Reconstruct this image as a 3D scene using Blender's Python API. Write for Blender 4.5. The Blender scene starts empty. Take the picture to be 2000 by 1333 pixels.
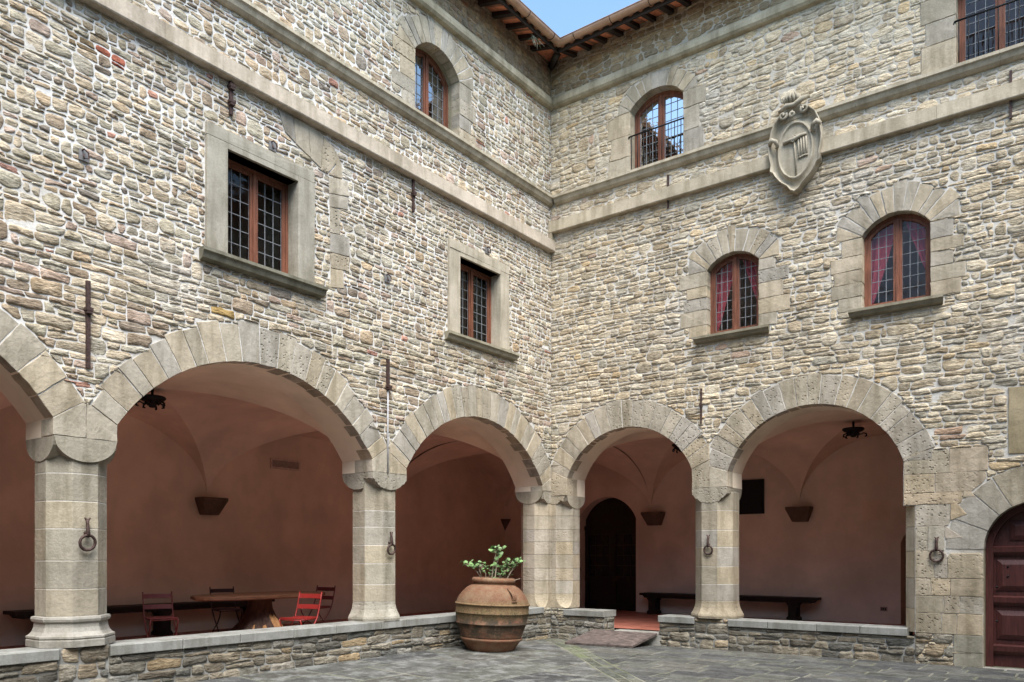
import bpy, math, random
from mathutils import Vector, Matrix
from mathutils.geometry import tessellate_polygon

PI = math.pi
R_ = math.radians
scene = bpy.context.scene
col = scene.collection

# ------------------------------------------------------------------ camera
TH = math.atan(1180 / 1567)
cam_d = bpy.data.cameras.new("Camera")
cam = bpy.data.objects.new("Camera", cam_d)
col.objects.link(cam)
cam.location = (9.095, -13.380, 1.65)
cam.rotation_euler = (PI / 2, 0, TH)
cam_d.sensor_width = 36
cam_d.lens = 1567 / 2000 * 36
cam_d.shift_y = (1087 - 666.5) / 2000
cam_d.clip_end = 3000
scene.camera = cam
scene.render.resolution_x = 1024
scene.render.resolution_y = 682

# ------------------------------------------------------------------ sky and sun
SUN_EL, SUN_AZ = R_(60), R_(128)          # azimuth clockwise from +Y
w = bpy.data.worlds.new("World")
scene.world = w
w.use_nodes = True
nt = w.node_tree
sky = nt.nodes.new("ShaderNodeTexSky")
sky.sky_type = 'NISHITA'
sky.sun_disc = False
sky.sun_elevation = SUN_EL
sky.sun_rotation = SUN_AZ
sky.air_density = 1.0
sky.dust_density = 1.3
sky.ozone_density = 1.0
bg = nt.nodes["Background"]
hs = nt.nodes.new("ShaderNodeMix")            # the clear, slightly greenish blue of this sky
hs.data_type = 'RGBA'
hs.blend_type = 'MULTIPLY'
hs.inputs[0].default_value = 1.0
hs.inputs[7].default_value = (.95, 1.055, 1.03, 1)
nt.links.new(sky.outputs[0], hs.inputs[6])
nt.links.new(hs.outputs[2], bg.inputs[0])
bg.inputs[1].default_value = 0.10
sun_d = bpy.data.lights.new("Sun", 'SUN')
sun_d.energy = 2.2
sun_d.angle = R_(48)
sun_d.color = (1.0, 0.98, 0.955)
sun = bpy.data.objects.new("Sun", sun_d)
col.objects.link(sun)
sdir = Vector((math.sin(SUN_AZ) * math.cos(SUN_EL), math.cos(SUN_AZ) * math.cos(SUN_EL), math.sin(SUN_EL)))
sun.rotation_euler = sdir.to_track_quat('Z', 'Y').to_euler()
sun.location = sdir * 40
scene.view_settings.view_transform = 'Standard'
scene.view_settings.look = 'None'
scene.view_settings.exposure = 1.92
scene.view_settings.gamma = 1.0

# ------------------------------------------------------------------ helpers
FL = lambda s, z, n: (n, -s, z)       # left facade: s runs away from the corner, n outwards
FR = lambda s, z, n: (s, -n, z)       # right facade


class MB:
    """collects geometry for ONE mesh object"""
    def __init__(self):
        self.v, self.f, self.m, self.c, self.s = [], [], [], [], []

    def add(self, vs, fs, mat=0, col=(1, 1, 1), smooth=False):
        o = len(self.v)
        self.v.extend(vs)
        cc = (col[0], col[1], col[2], col[3] if len(col) > 3 else 0.0)
        self.c.extend([cc] * len(vs))
        for f in fs:
            self.f.append([i + o for i in f])
            self.m.append(mat)
            self.s.append(smooth)

    def box(self, a, b, mat=0, col=(1, 1, 1), M=None):
        x0, y0, z0 = a
        x1, y1, z1 = b
        vs = [(x0, y0, z0), (x1, y0, z0), (x1, y1, z0), (x0, y1, z0), (x0, y0, z1), (x1, y0, z1), (x1, y1, z1), (x0, y1, z1)]
        if M is not None:
            vs = [tuple(M @ Vector(p)) for p in vs]
        self.add(vs, [(3, 2, 1, 0), (4, 5, 6, 7), (0, 1, 5, 4), (1, 2, 6, 5), (2, 3, 7, 6), (3, 0, 4, 7)], mat, col)

    def tube(self, pts, r, seg=8, mat=0, col=(1, 1, 1), cap=True):
        pts = [Vector(p) for p in pts]
        n = len(pts)
        rs = r if isinstance(r, (list, tuple)) else [r] * n
        vs, fs = [], []
        up = None
        for i, p in enumerate(pts):
            t = (pts[min(i + 1, n - 1)] - pts[max(i - 1, 0)]).normalized()
            if up is None:
                up = Vector((0, 0, 1)) if abs(t.z) < .9 else Vector((1, 0, 0))
            a = t.cross(up)
            if a.length < 1e-4:
                a = t.orthogonal()
            a.normalize()
            b = a.cross(t).normalized()
            up = b
            for k in range(seg):
                q = 2 * PI * k / seg
                vs.append(tuple(p + (a * math.cos(q) + b * math.sin(q)) * rs[i]))
        for i in range(n - 1):
            for k in range(seg):
                k2 = (k + 1) % seg
                fs.append((i * seg + k, i * seg + k2, (i + 1) * seg + k2, (i + 1) * seg + k))
        if cap:
            fs.append(tuple(range(seg - 1, -1, -1)))
            fs.append(tuple((n - 1) * seg + k for k in range(seg)))
        self.add(vs, fs, mat, col, True)

    def lathe(self, prof, seg=32, mat=0, col=(1, 1, 1), smooth=True, M=None, wob=None):
        vs, fs = [], []
        for i, (r, z) in enumerate(prof):
            for k in range(seg):
                a = 2 * PI * k / seg
                rr = r * (wob(a, z) if wob else 1)
                vs.append((rr * math.cos(a), rr * math.sin(a), z))
        if M is not None:
            vs = [tuple(M @ Vector(p)) for p in vs]
        for i in range(len(prof) - 1):
            for k in range(seg):
                k2 = (k + 1) % seg
                fs.append((i * seg + k, i * seg + k2, (i + 1) * seg + k2, (i + 1) * seg + k))
        self.add(vs, fs, mat, col, smooth)

    def prism(self, poly, F, n0, n1, mat=0, col=(1, 1, 1)):
        """polygon in (s,z) between depths n0 and n1"""
        k = len(poly)
        vs = [F(s, z, n0) for s, z in poly] + [F(s, z, n1) for s, z in poly]
        fs = [tuple(range(k)), tuple(range(2 * k - 1, k - 1, -1))]
        fs += [(i, (i + 1) % k, k + (i + 1) % k, k + i) for i in range(k)]
        self.add(vs, fs, mat, col)

    def build(self, name, mats, parent=None, origin=None):
        me = bpy.data.meshes.new(name)
        ox = oy = oz = 0.
        p = parent
        while p is not None:                 # geometry is written in scene coordinates
            ox, oy, oz = ox + p.location.x, oy + p.location.y, oz + p.location.z
            p = p.parent
        me.from_pydata([(x - ox, y - oy, z - oz) for x, y, z in self.v], [], self.f)
        for m_ in (mats if isinstance(mats, (list, tuple)) else [mats]):
            me.materials.append(m_)
        me.polygons.foreach_set("material_index", self.m)
        me.polygons.foreach_set("use_smooth", self.s)
        ca = me.color_attributes.new("Col", 'FLOAT_COLOR', 'POINT')
        flat = [x for c in self.c for x in c]
        ca.data.foreach_set("color", flat)
        me.update()
        o = bpy.data.objects.new(name, me)
        col.objects.link(o)
        if parent is not None:
            o.parent = parent
        return o


def thing(name, loc, label, cat, group=None, rz=0):
    o = bpy.data.objects.new(name, None)
    o.empty_display_size = 0.2
    col.objects.link(o)
    o.location = loc
    o.rotation_euler = (0, 0, rz)
    return tag(o, label, cat, group)


def tag(o, label=None, cat=None, group=None, kind=None):
    if label: o["label"] = label
    if cat: o["category"] = cat
    if group: o["group"] = group
    if kind: o["kind"] = kind
    return o


def copy_tree(o, parent=None):
    c = o.copy()
    col.objects.link(c)
    if parent is not None:
        c.parent = parent
    for ch in list(o.children):
        copy_tree(ch, c)
    return c


def clip(poly, a, b, c):
    """keep a*x+b*y<=c"""
    out = []
    k = len(poly)
    for i in range(k):
        p, q = poly[i], poly[(i + 1) % k]
        dp, dq = a * p[0] + b * p[1] - c, a * q[0] + b * q[1] - c
        if dp <= 0:
            out.append(p)
        if (dp < 0 < dq) or (dq < 0 < dp):
            t = dp / (dp - dq)
            out.append((p[0] + (q[0] - p[0]) * t, p[1] + (q[1] - p[1]) * t))
    return out


def area(p):
    return .5 * sum(p[i][0] * p[(i + 1) % len(p)][1] - p[(i + 1) % len(p)][0] * p[i][1] for i in range(len(p)))


def cen(p):
    return (sum(q[0] for q in p) / len(p), sum(q[1] for q in p) / len(p))


def inset(poly, d):
    """inset of a convex polygon by clipping with its own shifted edges"""
    if area(poly) < 0:
        poly = poly[::-1]
    out = poly
    k = len(poly)
    for i in range(k):
        p, q = poly[i], poly[(i + 1) % k]
        ex, ey = q[0] - p[0], q[1] - p[1]
        l = math.hypot(ex, ey)
        if l < 1e-6:
            continue
        nx, ny = ey / l, -ex / l
        out = clip(out, nx, ny, nx * p[0] + ny * p[1] - d)
        if len(out) < 3:
            return []
    return out


def chaikin(poly, t=.25):
    out = []
    k = len(poly)
    for i in range(k):
        p, q = poly[i], poly[(i + 1) % k]
        out.append((p[0] + (q[0] - p[0]) * t, p[1] + (q[1] - p[1]) * t))
        out.append((q[0] + (p[0] - q[0]) * t, q[1] + (p[1] - q[1]) * t))
    return out


def subdiv(poly, step):
    out = []
    k = len(poly)
    for i in range(k):
        p, q = poly[i], poly[(i + 1) % k]
        n = max(1, int(math.hypot(q[0] - p[0], q[1] - p[1]) / step + .5))
        for j in range(n):
            t = j / n
            out.append((p[0] + (q[0] - p[0]) * t, p[1] + (q[1] - p[1]) * t))
    return out


def push_out(poly, zones, gap=.012, c=None):
    """move vertices that lie inside a zone back towards the centre of the polygon"""
    c = c or cen(poly)
    out = []
    for p in poly:
        if any(zf(*p) for zf in zones):
            lo, hi = 0., 1.
            for _ in range(9):
                m_ = (lo + hi) / 2
                q = (c[0] + (p[0] - c[0]) * m_, c[1] + (p[1] - c[1]) * m_)
                if any(zf(*q) for zf in zones): hi = m_
                else: lo = m_
            l = math.hypot(p[0] - c[0], p[1] - c[1]) + 1e-6
            t = max(0.02, lo - gap / l)
            p = (c[0] + (p[0] - c[0]) * t, c[1] + (p[1] - c[1]) * t)
        out.append(p)
    return out


# ------------------------------------------------------------------ materials
def mat_new(name):
    m = bpy.data.materials.new(name)
    m.use_nodes = True
    t = m.node_tree
    return m, t, t.nodes["Principled BSDF"]


def N(t, typ, **kw):
    n = t.nodes.new(typ)
    for k, v in kw.items():
        if k.startswith("i_"):
            key = k[2:]
            n.inputs[int(key) if key.isdigit() else key.replace("_", " ")].default_value = v
        else:
            setattr(n, k, v)
    return n


def pos(t, scale=(1, 1, 1)):
    g = N(t, "ShaderNodeNewGeometry")
    mp = N(t, "ShaderNodeMapping")
    mp.inputs["Scale"].default_value = scale
    t.links.new(g.outputs["Position"], mp.inputs["Vector"])
    return mp.outputs[0]


def objc(t, scale=(1, 1, 1)):
    g = N(t, "ShaderNodeTexCoord")
    mp = N(t, "ShaderNodeMapping")
    mp.inputs["Scale"].default_value = scale
    t.links.new(g.outputs["Object"], mp.inputs["Vector"])
    return mp.outputs[0]


def noise(t, vec, sc, det=5, rough=.55):
    n = N(t, "ShaderNodeTexNoise")
    n.inputs["Scale"].default_value = sc
    n.inputs["Detail"].default_value = det
    n.inputs["Roughness"].default_value = rough
    t.links.new(vec, n.inputs["Vector"])
    return n.outputs["Fac"]


def ramp(t, fac, stops):
    r = N(t, "ShaderNodeValToRGB")
    e = r.color_ramp.elements
    while len(e) < len(stops):
        e.new(.5)
    for i, (p, c) in enumerate(stops):
        e[i].position = p
        e[i].color = (c, c, c, 1) if not isinstance(c, (tuple, list)) else (*c[:3], 1)
    t.links.new(fac, r.inputs[0])
    return r.outputs[0]


def mix(t, a, b, fac, typ='MIX'):
    n = N(t, "ShaderNodeMix", data_type='RGBA', blend_type=typ)
    for sock, v in ((n.inputs[6], a), (n.inputs[7], b), (n.inputs[0], fac)):
        if hasattr(v, "is_linked") or hasattr(v, "links"):
            t.links.new(v, sock)
        elif isinstance(v, (int, float)):
            sock.default_value = v if sock == n.inputs[0] else (v, v, v, 1)
        else:
            sock.default_value = (*v[:3], 1)
    return n.outputs[2]


def math_(t, op, a, b=None):
    n = N(t, "ShaderNodeMath", operation=op)
    for i, v in enumerate((a, b)):
        if v is None: continue
        if isinstance(v, (int, float)): n.inputs[i].default_value = v
        else: t.links.new(v, n.inputs[i])
    return n.outputs[0]


def bump(t, h, bs, dist=.01, strength=1., prev=None):
    b = N(t, "ShaderNodeBump")
    b.inputs["Strength"].default_value = strength
    b.inputs["Distance"].default_value = dist
    t.links.new(h, b.inputs["Height"])
    if prev is not None:
        t.links.new(prev, b.inputs["Normal"])
    if bs is not None:
        t.links.new(b.outputs[0], bs.inputs["Normal"])
    return b.outputs[0]


def m_rubble(name, dist=.03):
    """colour of each stone comes from the mesh; veins, grain and quarry face here"""
    m, t, b = mat_new(name)
    at = N(t, "ShaderNodeAttribute", attribute_name="Col")
    p1 = pos(t, (1, 1, 2.2))
    n1 = noise(t, p1, 9, 6, .68)
    n2 = noise(t, pos(t, (1, 1, 1)), 45, 5, .7)
    n4 = noise(t, pos(t, (1, 1, 4.5)), 6, 6, .62)
    c = mix(t, at.outputs["Color"], ramp(t, n1, [(.3, (.62, .57, .50)), (.5, (1., .99, .97)), (.72, (1.35, 1.36, 1.36))]), .9, 'MULTIPLY')
    c = mix(t, c, ramp(t, n4, [(.33, (.42, .38, .34)), (.43, (1, 1, 1))]), .62, 'MULTIPLY')      # dark clefts along the bedding
    c = mix(t, c, ramp(t, n2, [(.3, .7), (.7, 1.25)]), .7, 'MULTIPLY')
    c = mix(t, c, ramp(t, noise(t, pos(t, (1.7, 1.7, .22)), 2.2, 5, .6), [(.36, (.70, .67, .63)), (.56, (1.06, 1.05, 1.03))]), .8, 'MULTIPLY')   # rain streaks
    t.links.new(c, b.inputs["Base Color"])
    b.inputs["Roughness"].default_value = .95
    b.inputs["Specular IOR Level"].default_value = .15
    h = math_(t, 'ADD', math_(t, 'ADD', n1, math_(t, 'MULTIPLY', n4, 1.1)), math_(t, 'MULTIPLY', n2, .25))
    bump(t, h, b, dist, 1.)
    return m


def m_mortar(name, base, dark, stain=.5, dist=.012, top=None):
    m, t, b = mat_new(name)
    n1 = noise(t, pos(t), 1.1, 5, .6)
    n2 = noise(t, pos(t), 30, 5, .7)
    c = mix(t, base, dark, ramp(t, n1, [(stain - .12, 0.), (stain + .16, 1.)]))
    c = mix(t, c, ramp(t, n2, [(.3, .75), (.7, 1.15)]), .7, 'MULTIPLY')
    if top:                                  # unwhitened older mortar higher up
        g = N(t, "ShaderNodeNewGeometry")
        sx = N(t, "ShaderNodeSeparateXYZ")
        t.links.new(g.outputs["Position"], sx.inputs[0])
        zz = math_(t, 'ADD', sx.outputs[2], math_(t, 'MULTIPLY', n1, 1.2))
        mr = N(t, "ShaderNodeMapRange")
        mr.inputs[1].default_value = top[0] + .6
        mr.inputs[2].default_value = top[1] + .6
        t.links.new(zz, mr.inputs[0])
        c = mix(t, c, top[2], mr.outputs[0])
    t.links.new(c, b.inputs["Base Color"])
    b.inputs["Roughness"].default_value = .95
    b.inputs["Specular IOR Level"].default_value = .1
    h = math_(t, 'ADD', noise(t, pos(t), 9, 6, .6), math_(t, 'MULTIPLY', n2, .4))
    bump(t, h, b, dist)
    return m


def m_dressed(name, pits=True, dist=.009, stain=.45):
    """cut pietra serena: block colour from the mesh, alpha of it = how pecked the face is"""
    m, t, b = mat_new(name)
    at = N(t, "ShaderNodeAttribute", attribute_name="Col")
    n1 = noise(t, pos(t), 2.6, 6, .62)
    n2 = noise(t, pos(t), 38, 5, .7)
    c = mix(t, at.outputs["Color"], ramp(t, n1, [(.28, (.66, .64, .58)), (.7, (1.22, 1.2, 1.16))]), .75, 'MULTIPLY')
    c = mix(t, c, ramp(t, n2, [(.3, .78), (.7, 1.2)]), .6, 'MULTIPLY')
    c = mix(t, c, ramp(t, noise(t, pos(t, (2.5, 2.5, .35)), 2.4, 5, .6), [(.36, (.68, .66, .60)), (.55, (1.05, 1.04, 1.02))]), .8, 'MULTIPLY')
    h = math_(t, 'ADD', noise(t, pos(t), 16, 7, .65), math_(t, 'MULTIPLY', n2, .35))
    nb = bump(t, h, None, dist)
    if pits:
        v = N(t, "ShaderNodeTexVoronoi", feature='F1')
        v.inputs["Scale"].default_value = 19
        t.links.new(pos(t), v.inputs["Vector"])
        pr = ramp(t, v.outputs["Distance"], [(.12, 0.), (.34, 1.)])
        pr = math_(t, 'MAXIMUM', pr, ramp(t, noise(t, pos(t), 9, 2), [(.42, 0.), (.62, 1.)]))
        hp = math_(t, 'MULTIPLY', pr, at.outputs["Alpha"])
        nb = bump(t, hp, None, .022, 1., nb)
        hole = math_(t, 'MULTIPLY', math_(t, 'SUBTRACT', 1., pr), at.outputs["Alpha"])
        c = mix(t, c, (.10, .085, .06), math_(t, 'MULTIPLY', hole, .6))   # dirt in the pecked holes, with their shade painted into the colour
    t.links.new(nb, b.inputs["Normal"])
    t.links.new(c, b.inputs["Base Color"])
    b.inputs["Roughness"].default_value = .9
    b.inputs["Specular IOR Level"].default_value = .2
    return m


def m_plaster(name, base, var=.12, dist=.004):
    m, t, b = mat_new(name)
    n1 = noise(t, pos(t), 1.3, 6, .6)
    c = mix(t, base, ramp(t, n1, [(.3, 1 - var), (.7, 1 + var)]), 1., 'MULTIPLY')
    c = mix(t, c, ramp(t, noise(t, pos(t, (1, 1, .6)), .55, 4, .55), [(.35, .84), (.65, 1.1)]), 1., 'MULTIPLY')
    t.links.new(c, b.inputs["Base Color"])
    b.inputs["Roughness"].default_value = .92
    b.inputs["Specular IOR Level"].default_value = .15
    bump(t, noise(t, pos(t), 14, 6, .6), b, dist)
    return m


def m_wood(name, a, c2, sc=(14, 14, 1.2), rough=.6, dist=.004):
    m, t, b = mat_new(name)
    n1 = noise(t, objc(t, sc), 3, 7, .65)
    c = ramp(t, n1, [(.3, a), (.7, c2)])
    n2 = noise(t, objc(t), 2.0, 4)
    c = mix(t, c, ramp(t, n2, [(.3, .75), (.7, 1.2)]), 1., 'MULTIPLY')
    t.links.new(c, b.inputs["Base Color"])
    b.inputs["Roughness"].default_value = rough
    b.inputs["Specular IOR Level"].default_value = .3
    bump(t, n1, b, dist)
    return m


def m_plain(name, base, rough=.6, metal=0., var=.25, sc=18, dist=.002, spec=.35):
    m, t, b = mat_new(name)
    n1 = noise(t, objc(t), sc, 5, .6)
    c = mix(t, base, ramp(t, n1, [(.3, 1 - var), (.7, 1 + var)]), 1., 'MULTIPLY')
    t.links.new(c, b.inputs["Base Color"])
    b.inputs["Roughness"].default_value = rough
    b.inputs["Metallic"].default_value = metal
    b.inputs["Specular IOR Level"].default_value = spec
    bump(t, n1, b, dist)
    return m


def m_attr(name, rough=.7, dist=.004, sc=25, var=.3):
    m, t, b = mat_new(name)
    at = N(t, "ShaderNodeAttribute", attribute_name="Col")
    n1 = noise(t, objc(t), sc, 5, .6)
    c = mix(t, at.outputs["Color"], ramp(t, n1, [(.3, 1 - var), (.7, 1 + var)]), 1., 'MULTIPLY')
    t.links.new(c, b.inputs["Base Color"])
    b.inputs["Roughness"].default_value = rough
    b.inputs["Specular IOR Level"].default_value = .25
    bump(t, n1, b, dist)
    return m


def m_glass(name, tint=(.55, .57, .6), ior=1.5):
    m = bpy.data.materials.new(name)
    m.use_nodes = True
    t = m.node_tree
    t.nodes.clear()
    out = N(t, "ShaderNodeOutputMaterial")
    tr = N(t, "ShaderNodeBsdfTransparent")
    tr.inputs[0].default_value = (*tint, 1)
    gl = N(t, "ShaderNodeBsdfGlossy")
    gl.inputs["Roughness"].default_value = .02
    fr = N(t, "ShaderNodeFresnel")
    fr.inputs[0].default_value = ior
    nb = bump(t, noise(t, pos(t), 7, 2), None, .006, .6)      # slightly wavy old glass
    t.links.new(nb, gl.inputs["Normal"])
    mx = N(t, "ShaderNodeMixShader")
    t.links.new(fr.outputs[0], mx.inputs[0])
    t.links.new(tr.outputs[0], mx.inputs[1])
    t.links.new(gl.outputs[0], mx.inputs[2])
    t.links.new(mx.outputs[0], out.inputs[0])
    return m


M = {}
M['rubble'] = m_rubble("rubble_stone", .026)
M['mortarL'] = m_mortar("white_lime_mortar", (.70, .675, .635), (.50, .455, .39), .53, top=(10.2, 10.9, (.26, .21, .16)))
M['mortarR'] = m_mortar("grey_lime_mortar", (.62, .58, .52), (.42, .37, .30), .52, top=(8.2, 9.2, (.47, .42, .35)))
M['mortarB'] = m_mortar("old_grey_mortar", (.33, .32, .295), (.13, .125, .11), .5)
M['dressed'] = m_dressed("cut_sandstone")
M['trim'] = m_dressed("string_course_stone", False, .005)
M['plaster'] = m_plaster("pink_brown_plaster", (.80, .60, .47))
M['plasterR'] = m_plaster("rose_plaster", (.78, .62, .52))
M['vault'] = m_plaster("pale_vault_plaster", (.80, .62, .495))
M['cream'] = m_plaster("cream_soffit_plaster", (.82, .70, .54))
M['wood'] = m_wood("red_brown_window_wood", (.10, .036, .020), (.25, .095, .052))
M['doorwood'] = m_wood("oxblood_door_wood", (.050, .015, .013), (.098, .030, .025), rough=.5)
M['darkwood'] = m_wood("dark_stained_wood", (.012, .008, .006), (.03, .019, .014))
M['rafter'] = m_wood("weathered_rafter_wood", (.018, .013, .011), (.05, .036, .03))
M['lead'] = m_plain("lead_came", (.20, .205, .21), .5, 0., .2)
M['glass'] = m_glass("leaded_glass", (.85, .86, .87), 1.4)
M['glass_up'] = m_glass("silvery_leaded_glass", (.4, .42, .45), 7.)
M['glass_mid'] = m_glass("bright_leaded_glass", (.5, .52, .55), 2.6)
M['glass_low'] = m_glass("dull_leaded_glass", (.5, .52, .55), 1.5)
M['iron'] = m_plain("rusty_iron", (.065, .038, .032), .7, .3, .5, 40)
M['black'] = m_plain("black_iron", (.008, .008, .008), .6, .2)
M['tile'] = m_plain("terracotta_soffit_tile", (.74, .26, .14), .85, 0., .3, 9)
M['copper'] = m_plain("copper_gutter", (.46, .29, .20), .5, .25, .2, 6)
M['roof'] = m_plain("roof_tile", (.30, .14, .085), .9, 0., .3, 6)
M['cloth'] = m_plain("red_curtain_cloth", (.40, .065, .085), .85, 0., .2, 9)
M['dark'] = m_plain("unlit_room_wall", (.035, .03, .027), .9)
M['attr'] = m_attr("painted_surface")

# ------------------------------------------------------------------ masonry
PAL_L = [((.395, .335, .25), 6), ((.37, .345, .285), 4), ((.35, .318, .245), 4), ((.30, .24, .18), 2.4), ((.46, .41, .33), 2.2), ((.40, .31, .21), 1.0), ((.37, .285, .235), 1.0), ((.36, .19, .145), .08), ((.25, .215, .18), .9)]
PAL_R = [((.42, .355, .255), 6), ((.40, .355, .28), 3), ((.46, .40, .30), 3), ((.36, .30, .215), 2), ((.42, .325, .20), .5), ((.33, .30, .24), 1), ((.38, .27, .20), .15)]
PAL_B = [((.155, .145, .122), 4), ((.19, .17, .135), 3), ((.105, .10, .088), 2.5), ((.23, .18, .115), .6), ((.20, .195, .18), 1.5)]


def pick(rng, pal):
    tot = sum(w_ for _, w_ in pal)
    x = rng.random() * tot
    for c, w_ in pal:
        x -= w_
        if x <= 0: break
    k = rng.uniform(.82, 1.18) * 1.22
    j = rng.uniform(-.02, .02)
    g = .36 * c[0] + .5 * c[1] + .14 * c[2]
    c = [g + (q - g) * .86 for q in c]
    k *= 1.0
    return (c[0] * k * 1.035 + j * .5, c[1] * k, c[2] * k * .95 - j * .4)


SPECIAL = {FL: [(8.89, 7.31, (.40, .14, .09)), (9.22, 7.27, (.22, .165, .10)), (7.47, 4.74, (.42, .29, .12))]}     # single odd coloured stones


def shrink(p, d):
    """offset a roughly convex counter-clockwise outline inwards"""
    k = len(p)
    out = []
    for i in range(k):
        a, b, c = p[i - 1], p[i], p[(i + 1) % k]
        e1, e2 = (b[0] - a[0], b[1] - a[1]), (c[0] - b[0], c[1] - b[1])
        l1, l2 = math.hypot(*e1) + 1e-9, math.hypot(*e2) + 1e-9
        nx, ny = -e1[1] / l1 - e2[1] / l2, e1[0] / l1 + e2[0] / l2
        l = math.hypot(nx, ny)
        if l < 1e-6:
            out.append(b)
            continue
        q = min(2., 2 / max(.4, l))
        out.append((b[0] + nx / l * d * q, b[1] + ny / l * d * q))
    return out


def rubble(mb, F, s0, s1, z0, z1, zones, rng, style, pal, mat):
    """coursed rubble: wavy courses of uneven stones, some split in two, some two courses high; each stone stands out of the mortar"""
    zs = [z0]
    while zs[-1] < z1:
        zs.append(zs[-1] + style(zs[-1], rng)['h'])
    zs[-1] = z1
    if len(zs) > 2 and zs[-1] - zs[-2] < .05:
        zs.pop(-2)
    B = []
    for i, z in enumerate(zs):
        h = min(zs[min(i + 1, len(zs) - 1)] - z if i < len(zs) - 1 else .1, z - zs[i - 1] if i else .1)
        am = 0 if i in (0, len(zs) - 1) else h * style(z, rng).get('wave', .3)
        ph = [rng.random() * 6.28 for _ in range(3)]
        fr = [rng.uniform(1.2, 2.4), rng.uniform(3.5, 6), rng.uniform(8, 13)]
        B.append(lambda s, z=z, am=am, ph=ph, fr=fr: z + am * (.55 * math.sin(s * fr[0] + ph[0]) + .4 * math.sin(s * fr[1] + ph[1]) + .28 * math.sin(s * fr[2] + ph[2])))
    polys = []
    blocked = []
    for i in range(len(zs) - 1):
        h = zs[i + 1] - zs[i]
        nxt = []
        s = s0 - rng.random() * .2
        jl = rng.gauss(0, .1 * h), rng.gauss(0, .1 * h)
        while s < s1:
            hit = [e for a, e in blocked if a - .01 <= s < e - .01]
            if hit:
                s = max(hit)
                jl = (0, 0)
                continue
            st = style(zs[i], rng)
            e = s + st['w']
            stop = [a for a, _ in blocked if s < a < e + .09]
            if stop: e = min(stop)
            jr = (rng.gauss(0, .13 * h), rng.gauss(0, .13 * h)) if not stop else (0, 0)
            top = B[i + 1]
            u = rng.random()
            if u < st.get('tall', 0) and i + 2 < len(zs) and e - s < .34 and h < .14:
                top = B[i + 2]
                nxt.append((s, e))
                jr = jl = (0, 0)
            hh = st['h'] if top is not B[i + 1] else h
            low = B[i]

            def quad(xa, xb, ja, jb, lo, hi):
                m_ = max(1, int((xb - xa) / .11))
                p = [(xa + ja[0], lo(xa))] + [(xa + (xb - xa) * q / m_, lo(xa + (xb - xa) * q / m_)) for q in range(1, m_)] + [(xb + jb[0], lo(xb))]
                p += [(xb + jb[1], hi(xb))] + [(xb + (xa - xb) * q / m_, hi(xb + (xa - xb) * q / m_)) for q in range(1, m_)] + [(xa + ja[1], hi(xa))]
                return p, (0, m_, m_ + 1, 2 * m_ + 1)

            if top is B[i + 1] and rng.random() < st.get('split', 0) and h > .10:
                f = rng.uniform(.36, .64)
                g = rng.uniform(-.12, .12)
                midf = lambda x, f=f, g=g, a=s, b_=e: low(x) + (top(x) - low(x)) * (f + g * ((x - a) / max(.05, b_ - a) - .5))
                polys.append((quad(s, e, (jl[0], jl[0]), (jr[0], jr[0]), low, midf), st))
                if e - s > .2 and rng.random() < .6:
                    m2 = s + (e - s) * rng.uniform(.35, .65)
                    polys.append((quad(s, m2, (jl[1], jl[1]), (0, 0), midf, top), st))
                    polys.append((quad(m2, e, (0, 0), (jr[1], jr[1]), midf, top), st))
                else:
                    polys.append((quad(s, e, (jl[1], jl[1]), (jr[1], jr[1]), midf, top), st))
            else:
                polys.append((quad(s, e, jl, jr, low, top), st))
            s, jl = e, jr
        blocked = nxt
    for (poly, corners), st in polys:
        xs, ys = [p[0] for p in poly], [p[1] for p in poly]
        if max(xs) < s0 + .03 or min(xs) > s1 - .03: continue
        hgt = max(ys) - min(ys)
        p = []
        k = len(poly)
        for i, q in enumerate(poly):                       # knock the corners off unevenly
            if i in corners:
                for nb in (poly[i - 1], poly[(i + 1) % k]):
                    l = math.hypot(nb[0] - q[0], nb[1] - q[1]) + 1e-6
                    f = min(.45, rng.uniform(.04, st['cut']) * hgt / l)
                    p.append((q[0] + (nb[0] - q[0]) * f, q[1] + (nb[1] - q[1]) * f))
            else:
                p.append((q[0], q[1] + rng.gauss(0, .012) * st['cut'] * 1.6))
        if area(p) < .0012: continue
        p = shrink(p, st['gap'] * rng.uniform(.55, 1.4) / 2)
        p = clip(clip(clip(clip(p, -1, 0, -s0 - .004), 1, 0, s1 - .004), 0, -1, -z0), 0, 1, z1)
        if len(p) < 3: continue
        p = subdiv(p, .075)
        p = chaikin(p, .22)
        if area(p) < .0009: continue
        c = cen(p)
        if any(zf(*q) for q in p for zf in zones):
            smp = [(c[0] + (a - c[0]) * f, c[1] + (b - c[1]) * f) for a, b in p for f in (.3, .6, .9)]
            smp = [q for q in smp if not any(zf(*q) for zf in zones)]
            if len(smp) < 4: continue
            c2 = cen(smp)
            if any(zf(*c2) for zf in zones): continue
            p = push_out(p, zones, .008, c2)
            if abs(area(p)) < .0012: continue
        p = [(a + rng.gauss(0, .003), b + rng.gauss(0, .0028)) for a, b in p]
        c = cen(p)
        ht = st['relief'] * rng.uniform(.35, 1.3)
        tx, ty = rng.gauss(0, .04), rng.gauss(0, .07)
        k = len(p)
        vs = []
        bv = rng.uniform(.006, .013)
        sh = lambda v_, d: v_ - math.copysign(min(d, .45 * abs(v_)), v_)
        for d, sc, hh in ((0, 1, -.015), (.002, 1, ht * .4), (bv, 1, ht * .9), (bv * 1.3, .55, ht)):
            for (a, b) in p:
                da, db = sh(a - c[0], d) * sc, sh(b - c[1], d) * sc
                nn = hh
                if hh > 0:
                    nn = hh + (tx * da + ty * db) * min(1, hh / ht) + rng.gauss(0, ht * (.10 if sc == 1 else .16))
                vs.append(F(c[0] + da, c[1] + db, nn))
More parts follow.
